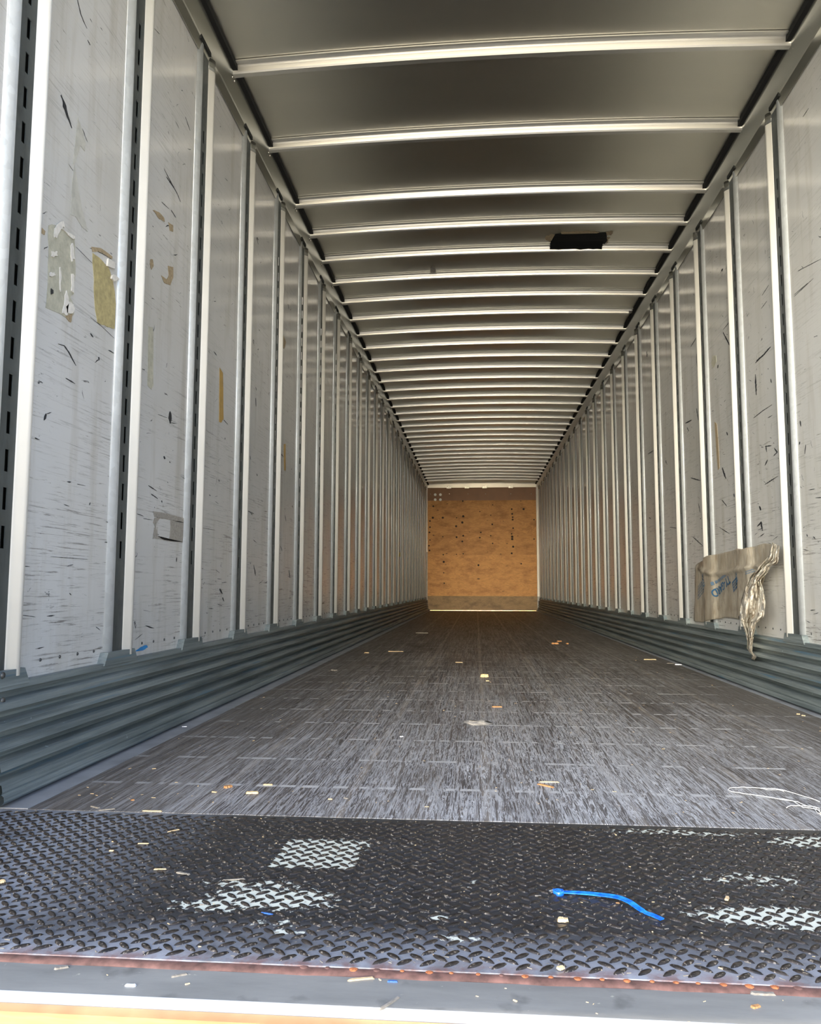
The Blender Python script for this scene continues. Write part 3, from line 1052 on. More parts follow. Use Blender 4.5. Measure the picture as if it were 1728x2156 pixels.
chip(703, 1412, 0.040, 0.02, -0.5, 'grey', 'wood_chip', 'grey flake near the left scuff plate', 'wood chip')
chip(966, 1395, 0.05, 0.012, 0, 'pale', 'splinter', 'thin pale splinter in mid floor above the triangular chip', 'splinter')
chip(1368, 1389, 0.085, 0.014, 0.0, 'pale', 'splinter', 'thin pale splinter by the right scuff plate', 'splinter')
chip(1411, 1397, 0.05, 0.010, 0.2, 'grey', 'splinter', 'thin grey splinter by the right scuff plate', 'splinter')
chip(1428, 1400, 0.045, 0.018, -0.6, 'white', 'paper_scrap', 'crumpled white scrap against the right scuff plate', 'scrap')
chip(888, 1333, 0.14, 0.02, 0.0, 'grey', 'splinter', 'faint long splinter near the far left corner of the floor', 'splinter')
chip(1680, 1504, 0.014, 0.010, -0.3, 'pale', 'wood_chip', 'pale chip by the right scuff plate, left one of two', 'wood chip')
chip(1691, 1507, 0.014, 0.008, -0.5, 'pale', 'wood_chip', 'pale chip by the right scuff plate, right one of two', 'wood chip')
chip(388, 1531, 0.018, 0.010, 0.2, 'white', 'paper_scrap', 'tiny white scrap at the left scuff plate', 'scrap')
chip(279, 1685, 0.008, 0.007, 0.5, 'orange', 'wood_chip', 'tiny brown crumb near the left end of the floor edge', 'wood chip')
chip(728, 1681, 0.012, 0.006, -0.8, 'grey', 'wood_chip', 'small grey crumb on the floor just above the tread plate', 'wood chip')
chip(695, 1683, 0.010, 0.004, 0.1, 'cream', 'wood_chip', 'tiny cream sliver left of the grey crumb', 'wood chip')
chip(845, 1551, 0.012, 0.006, 0.3, 'white', 'paper_scrap', 'tiny white scrap in the middle of the worn floor', 'scrap')
chip(167, 1719, 0.008, 0.008, 0.3, 'black', 'rubber_crumb', 'black rubber crumb at the left end of the tread plate', 'crumb', h=0.004)
chip(1185, 1940, 0.016, 0.010, 0.0, 'cream', 'wood_chip', 'squarish pinkish wood chip below the blue seal', 'wood chip', h=0.004)
chip(1300, 1903, 0.006, 0.004, 0.0, 'orange', 'wood_chip', 'tiny tan crumb under the blue strap', 'wood chip')
chip(385, 1840, 0.028, 0.006, -0.35, 'grey', 'splinter', 'grey-brown splinter on the left part of the tread plate', 'splinter')
chip(337, 1831, 0.022, 0.004, 0.15, 'pale', 'splinter', 'pale sliver left of the grey-brown splinter', 'splinter')
chip(492, 1853, 0.038, 0.004, 0.25, 'grey', 'splinter', 'long grey splinter beside the white paint patch', 'splinter')
chip(302, 1777, 0.022, 0.004, 0.1, 'pale', 'splinter', 'pale sliver at the upper left of the tread plate', 'splinter')
chip(365, 1750, 0.026, 0.003, 0.8, 'pale', 'splinter', 'thin tilted splinter at the top left of the tread plate', 'splinter')
chip(235, 1792, 0.009, 0.005, 0.1, 'cream', 'wood_chip', 'tiny cream flake on the left part of the tread plate', 'wood chip')
chip(200, 1700, 0.030, 0.007, -0.5, 'grey', 'torn_tape', 'curled grey tape end at the left edge of the floor', 'tape')
chip(225, 1705, 0.035, 0.005, 0.45, 'grey', 'torn_tape', 'thin grey tape sliver crossing the curled tape end', 'tape')
chip(320, 1708, 0.045, 0.005, 0.0, 'cream', 'splinter', 'cream splinter lying along the plate seam at left', 'splinter')
chip(2, 1858, 0.012, 0.010, 1.0, 'cream', 'wood_chip', 'cream chip at the left picture edge on the tread plate', 'wood chip')
chip(1530, 1893, 0.016, 0.007, 1.2, 'pale', 'wood_chip', 'tan flake standing out on the right part of the tread plate', 'wood chip')
chip(1605, 2082, 0.030, 0.007, -0.03, 'grey', 'paint_flake', 'grey paint flake lying on the rust line at right', 'flake')
chip(1590, 2109, 0.012, 0.006, 0.4, 'orange', 'wood_chip', 'small brown chip on the right part of the sill', 'wood chip')
chip(820, 2102, 0.038, 0.004, 1.0, 'grey', 'splinter', 'dark grey splinter upright on the middle of the sill', 'splinter')
chip(760, 2052, 0.034, 0.005, 0.28, 'pale', 'splinter', 'pale splinter on the rust line at mid sill', 'splinter')
chip(826, 2057, 0.013, 0.003, 0.0, 'blue', 'plastic_scrap', 'tiny blue plastic sliver by the rust line', 'scrap')
chip(562, 1925, 0.022, 0.003, -0.3, 'blue', 'plastic_scrap', 'thin blue sliver on the worn white paint', 'scrap')
chip(275, 2065, 0.014, 0.005, 0.0, 'white', 'paper_scrap', 'bright white scrap on the left part of the sill', 'scrap')
chip(130, 2028, 0.018, 0.006, 0.4, 'grey', 'wood_chip', 'grey flake on the left part of the sill', 'wood chip')
chip(378, 2044, 0.02, 0.005, 0.5, 'grey', 'paint_flake', 'whitish flake on the rust line at left', 'flake')
chip(1180, 2040, 0.010, 0.008, 0.5, 'cream', 'wood_chip', 'round cream crumb at the rust line right of centre', 'wood chip')

# loose fine dust and splinters nobody could count
def fine(name, n, area, zf, mat, label, cat, lmin, lmax, aspect=0.22):
    mb = MB()
    for _ in range(n):
        x_, y_ = area()
        L = R.uniform(lmin, lmax) * (0.4 + 0.6 * R.random()); W = max(0.0007, L * aspect * R.uniform(0.5, 1.2)); a = R.uniform(0, math.pi)
        ca, sa = math.cos(a), math.sin(a); z = zf(x_, y_); h = W * 0.5
        pts = [(-L / 2, -W / 2), (L / 2, -W / 3), (L / 2, W / 3), (-L / 2, W / 2)]
        vs = [(x_ + ca * u - sa * v, y_ + sa * u + ca * v, z) for u, v in pts] + [(x_ + ca * u * .9 - sa * v * .8, y_ + sa * u * .9 + ca * v * .8, z + h) for u, v in pts]
        mb.add(vs, [(4, 5, 6, 7), (0, 1, 5, 4), (1, 2, 6, 5), (2, 3, 7, 6), (3, 0, 4, 7)])
    return tag(mb.build(name, mat, fix=False), label, cat, kind='stuff')


fine('wood_dust', 700, lambda: (R.uniform(XL + .05, XR - .05), 1.8 + 9 * R.random() ** 1.6), lambda x, y: 0.0, MW['pale'],
     'fine pale wood crumbs scattered over the hardwood floor', 'dust', 0.003, 0.011)
fine('grit', 2600, lambda: (R.uniform(XL - .1, XR + .1), R.uniform(Y_PLATE_A + 0.01, Y_PLATE_B - 0.01)), lambda x, y: ZP + 0.0003, MW['grey'],
     'fine grey grit and splinters caught between the tread lugs', 'grit', 0.003, 0.011)
fine('wood_crumbs', 260, lambda: (R.uniform(XL - .1, XR + .1), R.uniform(Y_PLATE_A - 0.09, Y_PLATE_B - 0.01)), lambda x, y: ZP + 0.0003 if y > Y_PLATE_A else -0.006, MW['cream'],
     'tiny cream wood crumbs scattered on the tread plate and sill', 'crumbs', 0.0025, 0.007, 0.4)

# ---------------------------------------------------------------- blue strap seal
blue = NT('blue_plastic')
bc = blue.mix(blue.ramp(blue.noise(blue.pos, 90, 3), (0.4, 0.7)), lin((10, 84, 205)), lin((40, 130, 232)))
blue.set(Base_Color=bc, Roughness=0.28)
M['blue'] = blue.m
pts = [on_floor(x_, y_, 0.002) for x_, y_ in ((1176, 1879), (1194, 1880), (1225, 1882), (1262, 1887), (1300, 1894), (1325, 1904), (1345, 1915), (1360, 1921), (1378, 1929), (1394, 1937))]
hs = [0.004, 0.004, 0.004, 0.005, 0.006, 0.006, 0.004, 0.002, 0.003, 0.004]
p0 = pts[0]
root = empty('strap_seal', (p0.x, p0.y, -0.002))
tag(root, 'bright blue plastic strap seal lying on the tread plate', 'seal')
mb = MB()
vs = []; fs = []
fine_pts = []
for i in range(len(pts) - 1):
    for k in range(4):
        t = k / 4
        a0 = pts[max(i - 1, 0)]; a1 = pts[i]; a2 = pts[i + 1]; a3 = pts[min(i + 2, len(pts) - 1)]
        q = 0.5 * ((2 * a1) + (a2 - a0) * t + (2 * a0 - 5 * a1 + 4 * a2 - a3) * t * t + (-a0 + 3 * a1 - 3 * a2 + a3) * t ** 3)
        q.z = hs[i] * (1 - t) + hs[i + 1] * t - 0.002
        fine_pts.append(q)
fine_pts.append(Vector((pts[-1].x, pts[-1].y, hs[-1] - 0.002)))
N = len(fine_pts)
for i, q in enumerate(fine_pts):
    d = (fine_pts[min(i + 1, N - 1)] - fine_pts[max(i - 1, 0)]); d.z = 0; d.normalize()
    nrm = Vector((-d.y, d.x, 0))
    hw = 0.0038
    if i < 6: hw = 0.0036
    if abs(i - 28) < 2: hw = 0.0030
    tilt = 0.25 * math.sin(i / N * 3.0)
    for (u, zz) in ((-hw, 0), (hw, 0), (hw, 0.0016), (hw * 0.45, 0.0012), (-hw * 0.45, 0.0012), (-hw, 0.0016)):
        vs.append(q + nrm * u + Vector((0, 0, zz + abs(u) * 0.0 + u * tilt + abs(hw * tilt))))
for i in range(N - 1):
    for k in range(6):
        j = (k + 1) % 6
        fs.append((i * 6 + k, i * 6 + j, (i + 1) * 6 + j, (i + 1) * 6 + k))
fs.append((5, 4, 3, 2, 1, 0)); fs.append(tuple((N - 1) * 6 + k for k in range(6)))
mb.add(vs, fs, 0, False)
mb.build('strap', M['blue'], root, (p0.x, p0.y, -0.002))
mb = MB()
ang = 0.05


def ringring(mb, cx, cy, prof, n=22):
    vs = []; fs = []
    for (r_, z_) in prof:
        for k in range(n):
            a = 2 * math.pi * k / n
            vs.append((cx + r_ * math.cos(a), cy + r_ * math.sin(a), z_))
    for q_ in range(len(prof) - 1):
        for k in range(n):
            j = (k + 1) % n
            fs.append((q_ * n + k, q_ * n + j, (q_ + 1) * n + j, (q_ + 1) * n + k))
    fs.append(tuple((len(prof) - 1) * n + k for k in range(n)))
    mb.add(vs, fs, 0, True)


hx, hy = p0.x, p0.y
ringring(mb, hx, hy, [(0.0082, -0.001), (0.0085, 0.0045), (0.0078, 0.0055), (0.0064, 0.0055), (0.0060, 0.0042), (0.0046, 0.0042), (0.0042, 0.0060), (0.0030, 0.0062), (0.0026, 0.0045), (0.001, 0.0045)])
mb.box((hx - 0.0085, hy + 0.001, -0.001), (hx + 0.008, hy + 0.0105, 0.0038))
mb.build('locking_head', M['blue'], root, (p0.x, p0.y, -0.002))

# ---------------------------------------------------------------- loose plastic string at right
ps = simple('string_plastic', lin((214, 214, 214)), 0.4, 0, 0.05, 100)
root = empty('plastic_string', on_floor(1640, 1672))
tag(root, 'tangled white plastic string on the floor at the right edge', 'string')
for path in (((1725, 1688), (1700, 1680), (1660, 1667), (1630, 1661), (1600, 1660), (1560, 1658), (1536, 1660), (1532, 1664), (1540, 1668), (1580, 1673), (1620, 1680), (1655, 1685), (1680, 1690), (1700, 1698), (1725, 1702)),
             ((1600, 1660), (1615, 1664), (1632, 1663), (1650, 1666)), ((1655, 1701), (1665, 1697), (1690, 1697), (1715, 1700), (1728, 1712)),
             ((1700, 1694), (1712, 1700), (1720, 1712), (1728, 1716)), ((1640, 1681), (1670, 1688), (1690, 1700), (1726, 1706))):
    pp = [on_floor(a, b_, 0.0015) for a, b_ in path]
    sm = []
    for i in range(len(pp) - 1):
        for k in range(3): sm.append(pp[i].lerp(pp[i + 1], k / 3) + Vector((0, 0, 0.0015 * abs(math.sin(i * 1.7 + k)))))
    sm.append(pp[-1])
    mb = MB(); mb.tube(sm, 0.0010, 5); mb.build('strand', ps, root, root.location)

# grey dust lump on the floor
lump = MB(); lump.dome(on_floor(1006, 1522), (0, 0, 1), 0.05, 0.006, 16)
for i, v in enumerate(lump.v):
    lump.v[i] = (v[0] + R.uniform(-.006, .006), v[1] + R.uniform(-.02, .02), max(0, v[2] + R.uniform(-.001, .002)))
tag(lump.build('dust_lump', simple('dust', lin((150, 146, 142)), 0.9, 0, 0.3, 300)), 'flattened pale grey lump of dust in the middle of the floor', 'dust')

# ---------------------------------------------------------------- scraps and marks on the walls
def film_mat(name, col, alpha, rough=0.35, var=0.15, sc_=40):
    t = NT(name)
    n_ = t.noise(t.pos, sc_, 5, 0.6)
    c_ = t.mix(t.ramp(n_, (0.3, 0.7)), tuple(v * (1 - var) for v in col), tuple(min(1, v * (1 + var)) for v in col))
    t.set(Base_Color=c_, Roughness=rough, Alpha=alpha)
    return t


M['tape_clear'] = film_mat('clear_tape', lin((206, 204, 196)), 0.75).m
M['glue_yellow'] = film_mat('yellow_glue', lin((196, 182, 134)), 0.72, 0.5, 0.25, 60).m
M['glue_cream'] = film_mat('cream_glue', lin((200, 197, 180)), 0.72, 0.45, 0.2, 50).m
M['glue_brown'] = film_mat('brown_glue', lin((168, 150, 122)), 0.9, 0.6, 0.3, 120).m
M['tape_tan'] = film_mat('tan_tape', lin((184, 150, 84)), 0.95, 0.35).m
M['paper_white'] = simple('peeled_paper', lin((218, 213, 206)), 0.6, 0, 0.12, 90)
M['rubber'] = simple('rubber_mark', lin((44, 46, 50)), 0.6, 0, 0.15, 90)
M['sticker_grey'] = film_mat('sticker_backing', lin((158, 152, 144)), 0.95, 0.6, 0.25, 160).m
M['blue_mark'] = simple('blue_paint_mark', lin((48, 130, 190)), 0.5)
M['brown_mark'] = simple('brown_smear', lin((146, 124, 96)), 0.7, 0, 0.25, 90)


def wall_poly(side, pix, mat, name, label, cat, group=None, th=0.0012, off=0.0004, parent=None, jag=0.0, sub=3, build=True, mb=None):
    """a flat scrap with its own thickness lying on the wall; outline given round its edge"""
    s = -side
    pts = [on_wall(a, b_, side, off) for a, b_ in pix]
    out = []
    for i in range(len(pts)):
        a, b_ = pts[i], pts[(i + 1) % len(pts)]
        for k in range(sub):
            q = a.lerp(b_, k / sub)
            if jag: q = q + Vector((0, R.uniform(-jag, jag), R.uniform(-jag, jag)))
            out.append(q)
    n = len(out)
    m_ = mb or MB()
    vs = out + [q + Vector((s * th, 0, 0)) for q in out]
    m_.add(vs, [tuple(range(n)), tuple(range(n, 2 * n))] + [(i, (i + 1) % n, n + (i + 1) % n, n + i) for i in range(n)])
    if mb or not build: return m_
    c = sum(out, Vector()) / n
    o = m_.build(name, mat, parent, c)
    if parent is None: tag(o, label, cat, group)
    return o


# left wall, first full panel
wall_poly(-1, [(163, 246), (170, 265), (180, 300), (178, 318), (168, 305), (160, 340), (153, 345), (158, 300)], M['tape_clear'], 'tape_scrap',
          'upper strip of clear torn tape high on the first left panel', 'tape', jag=0.0015)
wall_poly(-1, [(156, 348), (162, 380), (170, 430), (184, 488), (170, 475), (158, 455), (148, 452), (150, 400)], M['tape_clear'], 'tape_scrap',
          'lower strip of clear torn tape on the first left panel', 'tape', jag=0.0015)
wall_poly(-1, [(101, 472), (121, 474), (157, 500), (156, 530), (158, 560), (154, 618), (148, 625), (156, 652), (150, 677), (125, 662), (96, 646), (99, 600), (102, 540)], M['glue_cream'], 'sticker_residue',
          'large cream sticker residue with peeled ragged edges on the first left panel', 'sticker residue', jag=0.003)
res = bpy.data.objects['sticker_residue']
for pix in ([(119, 470), (133, 466), (134, 478), (126, 482), (120, 500), (113, 498), (114, 482)], [(144, 636), (153, 640), (157, 652), (150, 663), (140, 660), (138, 648)],
            [(139, 612), (144, 628), (140, 665), (130, 660), (135, 630)], [(108, 530), (118, 528), (119, 536), (107, 542)], [(124, 560), (127, 570), (127, 612), (124, 612)],
            [(149, 575), (154, 580), (154, 615), (149, 612)], [(104, 576), (113, 574), (116, 579), (103, 582)], [(147, 515), (153, 513), (155, 545), (149, 550)], [(128, 482), (155, 497), (157, 503), (150, 502)]):
    o = wall_poly(-1, pix, M['paper_white'], 'paper_curl', None, None, None, 0.0025, 0.002, None, 0.003)
    o.parent = res; o.location = o.location - res.location
o = wall_poly(-1, [(107, 607), (112, 611), (112, 618), (107, 620)], M['rubber'], 'dark_hole', None, None, None, 0.001, 0.003)
o.parent = res; o.location = o.location - res.location
o = wall_poly(-1, [(137, 666), (152, 660), (149, 679), (145, 677)], M['glue_brown'], 'brown_corner', None, None, None, 0.001, 0.0012)
o.parent = res; o.location = o.location - res.location
yel = wall_poly(-1, [(194, 533), (215, 548), (230, 566), (239, 600), (243, 640), (241, 693), (226, 688), (205, 680), (199, 640), (197, 590)], M['glue_yellow'], 'glue_patch',
                'yellow glue patch with peeled white paper beside the second left post', 'glue patch', jag=0.002)
for pix in ([(225, 545), (239, 552), (238, 566), (223, 560)], [(233, 580), (238, 578), (248, 588), (237, 592), (232, 587)]):
    o = wall_poly(-1, pix, M['paper_white'], 'paper_curl', None, None, None, 0.006, 0.001, None, 0.001)
    o.parent = yel; o.location = o.location - yel.location
wall_poly(-1, [(192, 519), (212, 522), (236, 540), (235, 546), (210, 530), (194, 530)], M['glue_brown'], 'tape_scrap', 'thin torn tape edge above the yellow glue patch', 'tape', jag=0.001)
wall_poly(-1, [(77, 467), (88, 480), (95, 487), (93, 495), (86, 490)], M['glue_brown'], 'stain', 'small brownish grey stain left of the large sticker residue', 'stain')
wall_poly(-1, [(321, 442), (333, 446), (345, 458), (346, 467), (336, 462)], M['glue_brown'], 'glue_spot', 'upper brown glue spot on the second left panel', 'glue spot', jag=0.002)
wall_poly(-1, [(354, 468), (364, 474), (364, 488), (357, 486)], M['glue_brown'], 'glue_spot', 'small tan glue spot right of the upper brown glue spot', 'glue spot', jag=0.001)
wall_poly(-1, [(316, 546), (321, 546), (323, 560), (318, 568), (315, 556)], M['glue_brown'], 'glue_spot', 'small oval brown glue spot on the second left panel', 'glue spot', jag=0.001)
wall_poly(-1, [(353, 560), (364, 562), (364, 585), (358, 600), (345, 596), (339, 580), (350, 588), (355, 580)], M['glue_brown'], 'glue_spot', 'hook-shaped brown glue spot on the second left panel', 'glue spot', jag=0.001)
wall_poly(-1, [(312, 688), (322, 690), (322, 812), (318, 820), (310, 812)], M['glue_cream'], 'tape_strip', 'narrow upright cream tape strip on the second left panel', 'tape', jag=0.0012, sub=6)
wall_poly(-1, [(462, 774), (469, 786), (470, 882), (465, 890), (461, 888)], M['tape_tan'], 'tape_strip', 'golden tan upright tape strip on the third left panel', 'tape', jag=0.0012, sub=6)
wall_poly(-1, [(597, 935), (601, 935), (601, 990), (598, 990)], M['tape_tan'], 'tape_strip', 'short tan tape strip on the fifth left panel', 'tape', jag=0.002)
# square sticker backing with its torn-out middle
fr = MB()
for pix in ([(322, 1076), (386, 1090), (386, 1100), (352, 1094), (336, 1090), (325, 1090)], [(358, 1094), (386, 1100), (384, 1142), (356, 1136), (358, 1115)],
            [(325, 1090), (338, 1090), (329, 1102), (327, 1112), (322, 1100)], [(321, 1134), (324, 1110), (331, 1115), (331, 1128), (344, 1137), (384, 1142), (322, 1134)]):
    wall_poly(-1, pix, None, None, None, None, jag=0.002, mb=fr)
tag(fr.build('sticker_backing', M['sticker_grey'], None, on_wall(352, 1110, -1)), 'torn grey square sticker backing with a missing middle on the second left panel', 'sticker')
wall_poly(-1, [(284, 1372), (296, 1362), (308, 1358), (311, 1362), (300, 1370)], M['blue_mark'], 'paint_mark', 'bright blue paint mark at the foot of the second left panel', 'mark', jag=0.001)
wall_poly(-1, [(584, 690), (592, 694), (602, 720), (598, 735), (588, 712)], M['glue_brown'], 'stain', 'dark brown smear high on the fifth left panel', 'stain', jag=0.003)
wall_poly(1, [(1504, 888), (1509, 892), (1515, 985), (1511, 990)], M['glue_brown'], 'tape_strip', 'faint brown upright tape strip on the right wall', 'tape', jag=0.003)
wall_poly(1, [(1500, 750), (1507, 748), (1508, 762), (1502, 776), (1497, 765)], M['glue_cream'], 'glue_spot', 'cream glue spot on the right wall', 'glue spot', jag=0.002)
wall_poly(-1, [(840, 1163), (843, 1163), (843, 1172), (840, 1172)], simple('yellow_tag', lin((190, 170, 50)), 0.5), 'yellow_tag', 'small yellow tag far down the left wall', 'tag')
wall_poly(1, [(1201, 1134), (1204, 1134), (1204, 1140), (1201, 1140)], bpy.data.materials['yellow_tag'], 'yellow_tag', 'upper yellow tag far down the right wall', 'tag')
wall_poly(1, [(1201, 1162), (1204, 1162), (1204, 1169), (1201, 1169)], bpy.data.materials['yellow_tag'], 'yellow_tag', 'lower yellow tag far down the right wall', 'tag')

# black rubber scuffs: each panel's scuffs are one part of that panel
marks_L = [  # (px,py) polylines with width
    ([(128, 200), (134, 215), (140, 240), (145, 252), (151, 270)], 7), ([(163, 0), (170, 30), (176, 45), (183, 60)], 2.2), ([(184, 84), (190, 95)], 2.5),
    ([(97, 872), (92, 885)], 5), ([(97, 872), (108, 868)], 1.5), ([(122, 724), (135, 728), (145, 742), (152, 756), (160, 770)], 2.6), ([(138, 796), (150, 803), (158, 808)], 3),
    ([(190, 702), (196, 710)], 5), ([(228, 737), (240, 744)], 2.5), ([(207, 752), (209, 757)], 4), ([(190, 668), (215, 688), (240, 712)], 1),
    ([(162, 1019), (180, 1023)], 1.5), ([(106, 1172), (150, 1175), (185, 1178)], 1.4), ([(222, 1098), (234, 1102)], 1.6), ([(220, 1141), (232, 1143)], 2.2), ([(134, 1062), (146, 1066)], 1.6),
    ([(146, 1249), (150, 1253)], 2), ([(188, 1063), (190, 1058)], 2), ([(120, 490), (155, 530)], 0.8), ([(160, 520), (200, 560)], 0.8),
    ([(189, 522), (215, 534), (228, 542)], 1), ([(228, 1193), (231, 1198)], 3), ([(202, 1320), (210, 1326)], 1.5)]
marks_L2 = [([(290, 778), (291, 805)], 5), ([(296, 772), (298, 790)], 3), ([(295, 795), (296, 802)], 4), ([(358, 866), (358, 892)], 6), ([(332, 872), (352, 880)], 1.2), ([(358, 890), (372, 892)], 1.3),
            ([(344, 961), (348, 966)], 4), ([(356, 972), (359, 974)], 3), ([(312, 1022), (330, 1034)], 2), ([(318, 1040), (332, 1050)], 2), ([(340, 1054), (341, 1058)], 3),
            ([(345, 355), (358, 380), (374, 410), (380, 425)], 2.4), ([(350, 372), (366, 396)], 3), ([(360, 442), (370, 458)], 2.2), ([(310, 240), (318, 250)], 1.5), ([(372, 1174), (371, 1183)], 2.2),
            ([(390, 246), (400, 275)], 1.8), ([(340, 425), (356, 440)], 1.4), ([(325, 60), (336, 72)], 1)]
marks_L3 = [([(471, 884), (480, 894)], 1.5), ([(450, 740), (456, 748)], 1.5), ([(462, 1240), (468, 1250)], 4), ([(468, 1258), (471, 1266)], 2.5), ([(460, 1010), (462, 1014)], 2.5), ([(473, 922), (474, 925)], 3),
            ([(426, 845), (430, 852)], 2), ([(432, 740), (434, 744)], 2), ([(420, 1110), (452, 1116)], 1)]
marks_L4 = [([(538, 838), (539, 856)], 2), ([(519, 988), (517, 1000)], 4), ([(526, 960), (528, 968)], 2), ([(538, 815), (540, 822)], 2), ([(534, 1190), (538, 1212)], 3), ([(516, 1105), (516, 1120)], 3), ([(540, 998), (542, 1002)], 3), ([(520, 1075), (534, 1082)], 2)]
marks_L5 = [([(586, 692), (596, 712)], 1.5), ([(592, 956), (596, 962)], 3), ([(600, 1085), (602, 1098)], 2), ([(606, 640), (608, 652)], 2), ([(590, 1150), (594, 1160)], 2), ([(608, 1200), (610, 1216)], 2.5)]
marks_R = {0: [([(1592, 760), (1606, 748), (1622, 730)], 4), ([(1590, 764), (1602, 752)], 2.5), ([(1590, 788), (1592, 832)], 3.5), ([(1586, 880), (1605, 865), (1625, 852)], 1.8), ([(1612, 940), (1614, 952)], 2.2), ([(1610, 940), (1624, 938)], 2), ([(1630, 944), (1636, 952), (1628, 960)], 2.5), ([(1616, 968), (1610, 980)], 2.5), ([(1622, 798), (1624, 806)], 2), ([(1602, 650), (1614, 634)], 1.2), ([(1604, 622), (1618, 600)], 1.2), ([(1594, 1108), (1602, 1100), (1605, 1118)], 4), ([(1598, 1066), (1602, 1074)], 4), ([(1616, 880), (1626, 874)], 1.5), ([(1610, 1020), (1638, 1002)], 2)],
           -1: [([(1672, 620), (1700, 596)], 1.2), ([(1672, 624), (1712, 586)], 1.2), ([(1684, 886), (1686, 898)], 3), ([(1696, 936), (1694, 956)], 1.8), ([(1684, 930), (1682, 936)], 3), ([(1680, 570), (1728, 545)], 0.8), ([(1690, 246), (1702, 228)], 1.2), ([(1706, 1285), (1716, 1284)], 2), ([(1712, 1130), (1716, 1134)], 2), ([(1698, 1125), (1700, 1130)], 2)],
           1: [([(1536, 590), (1540, 610), (1534, 636)], 3), ([(1518, 570), (1522, 566)], 4), ([(1522, 694), (1540, 672)], 1.4), ([(1522, 700), (1540, 735)], 2.5), ([(1544, 912), (1550, 935)], 5), ([(1529, 910), (1532, 916)], 3), ([(1520, 985), (1528, 1008)], 3.5), ([(1510, 775), (1512, 768)], 4), ([(1544, 1040), (1546, 1046)], 3), ([(1520, 1053), (1530, 1066)], 1.5), ([(1514, 1110), (1536, 1124)], 1.2), ([(1540, 640), (1546, 625)], 2)],
           2: [([(1443, 891), (1456, 884)], 3), ([(1454, 730), (1466, 710)], 2), ([(1466, 745), (1468, 776)], 2.5), ([(1466, 860), (1470, 885)], 2), ([(1446, 900), (1450, 908)], 2), ([(1480, 1000), (1486, 1022)], 3), ([(1470, 1060), (1474, 1080)], 2), ([(1458, 1130), (1480, 1150)], 2), ([(1454, 1006), (1474, 1012)], 2)],
           3: [([(1412, 735), (1416, 730)], 2.5), ([(1420, 948), (1424, 952)], 2.5), ([(1401, 970), (1403, 976)], 2.5), ([(1422, 1030), (1432, 1024)], 2), ([(1410, 1110), (1426, 1112)], 1.5), ([(1424, 1060), (1426, 1068)], 3)],
           4: [([(1361, 740), (1362, 752)], 3), ([(1364, 956), (1376, 948)], 2), ([(1366, 1090), (1370, 1092)], 2)]}


def mark_mesh(side, marks, mb):
    for pts_, wpx in marks:
        q = [on_wall(a, b_, side, 0.0006) for a, b_ in pts_]
        sm = []
        for i in range(len(q) - 1):
            n_ = max(2, int((q[i + 1] - q[i]).length / 0.008))
            for k in range(n_): sm.append(q[i].lerp(q[i + 1], k / n_))
        sm.append(q[-1])
        base = len(mb.v); wv = []
        pa = on_wall(pts_[0][0], pts_[0][1], side); depth = pa.y
        w0 = wpx * depth / F_PX * 0.42
        for i, p in enumerate(sm):
            d = sm[min(i + 1, len(sm) - 1)] - sm[max(i - 1, 0)]
            if d.length < 1e-9: d = Vector((0, 1, 0))
            d.normalize(); nr = Vector((0, -d.z, d.y))
            t = i / (len(sm) - 1)
            # a smear nearly along the wall is foreshortened in depth; keep a constant visual width
            k = w0 * (1 + 1.6 * abs(nr.y)) * (0.25 + 0.9 * math.sin(math.pi * min(1, t * 0.9 + 0.08))) * R.uniform(0.55, 1.25)
            wv += [p + nr * k, p - nr * k * R.uniform(0.6, 1.2)]
        s = -side
        th = 0.0006
        vs = wv + [v + Vector((s * th, 0, 0)) for v in wv]
        n2 = len(wv); fs = []
        for i in range(len(sm) - 1):
            a, b_, c_, d_ = 2 * i, 2 * i + 1, 2 * i + 3, 2 * i + 2
            fs += [(n2 + a, n2 + b_, n2 + c_, n2 + d_), (a, d_, n2 + d_, n2 + a), (b_, c_, n2 + c_, n2 + b_)]
        mb.add(vs, fs)


def panels_of(wall):
    return sorted([c for c in wall.children if c.name.startswith('wall_panel')], key=lambda o: o.location.y)


PLn, PRn = panels_of(wall_left), panels_of(wall_right)


def attach_marks(side, panel, marks):
    mb = MB(); mark_mesh(side, marks, mb)
    if not mb.v: return
    o = mb.build('rubber_scuffs', M['rubber'])
    wl_ = panel.parent
    pw_ = Vector(wl_.location) + Vector(panel.location)
    o.parent = panel; o.location = -pw_
    o['label'] = 'black rubber scuff marks'


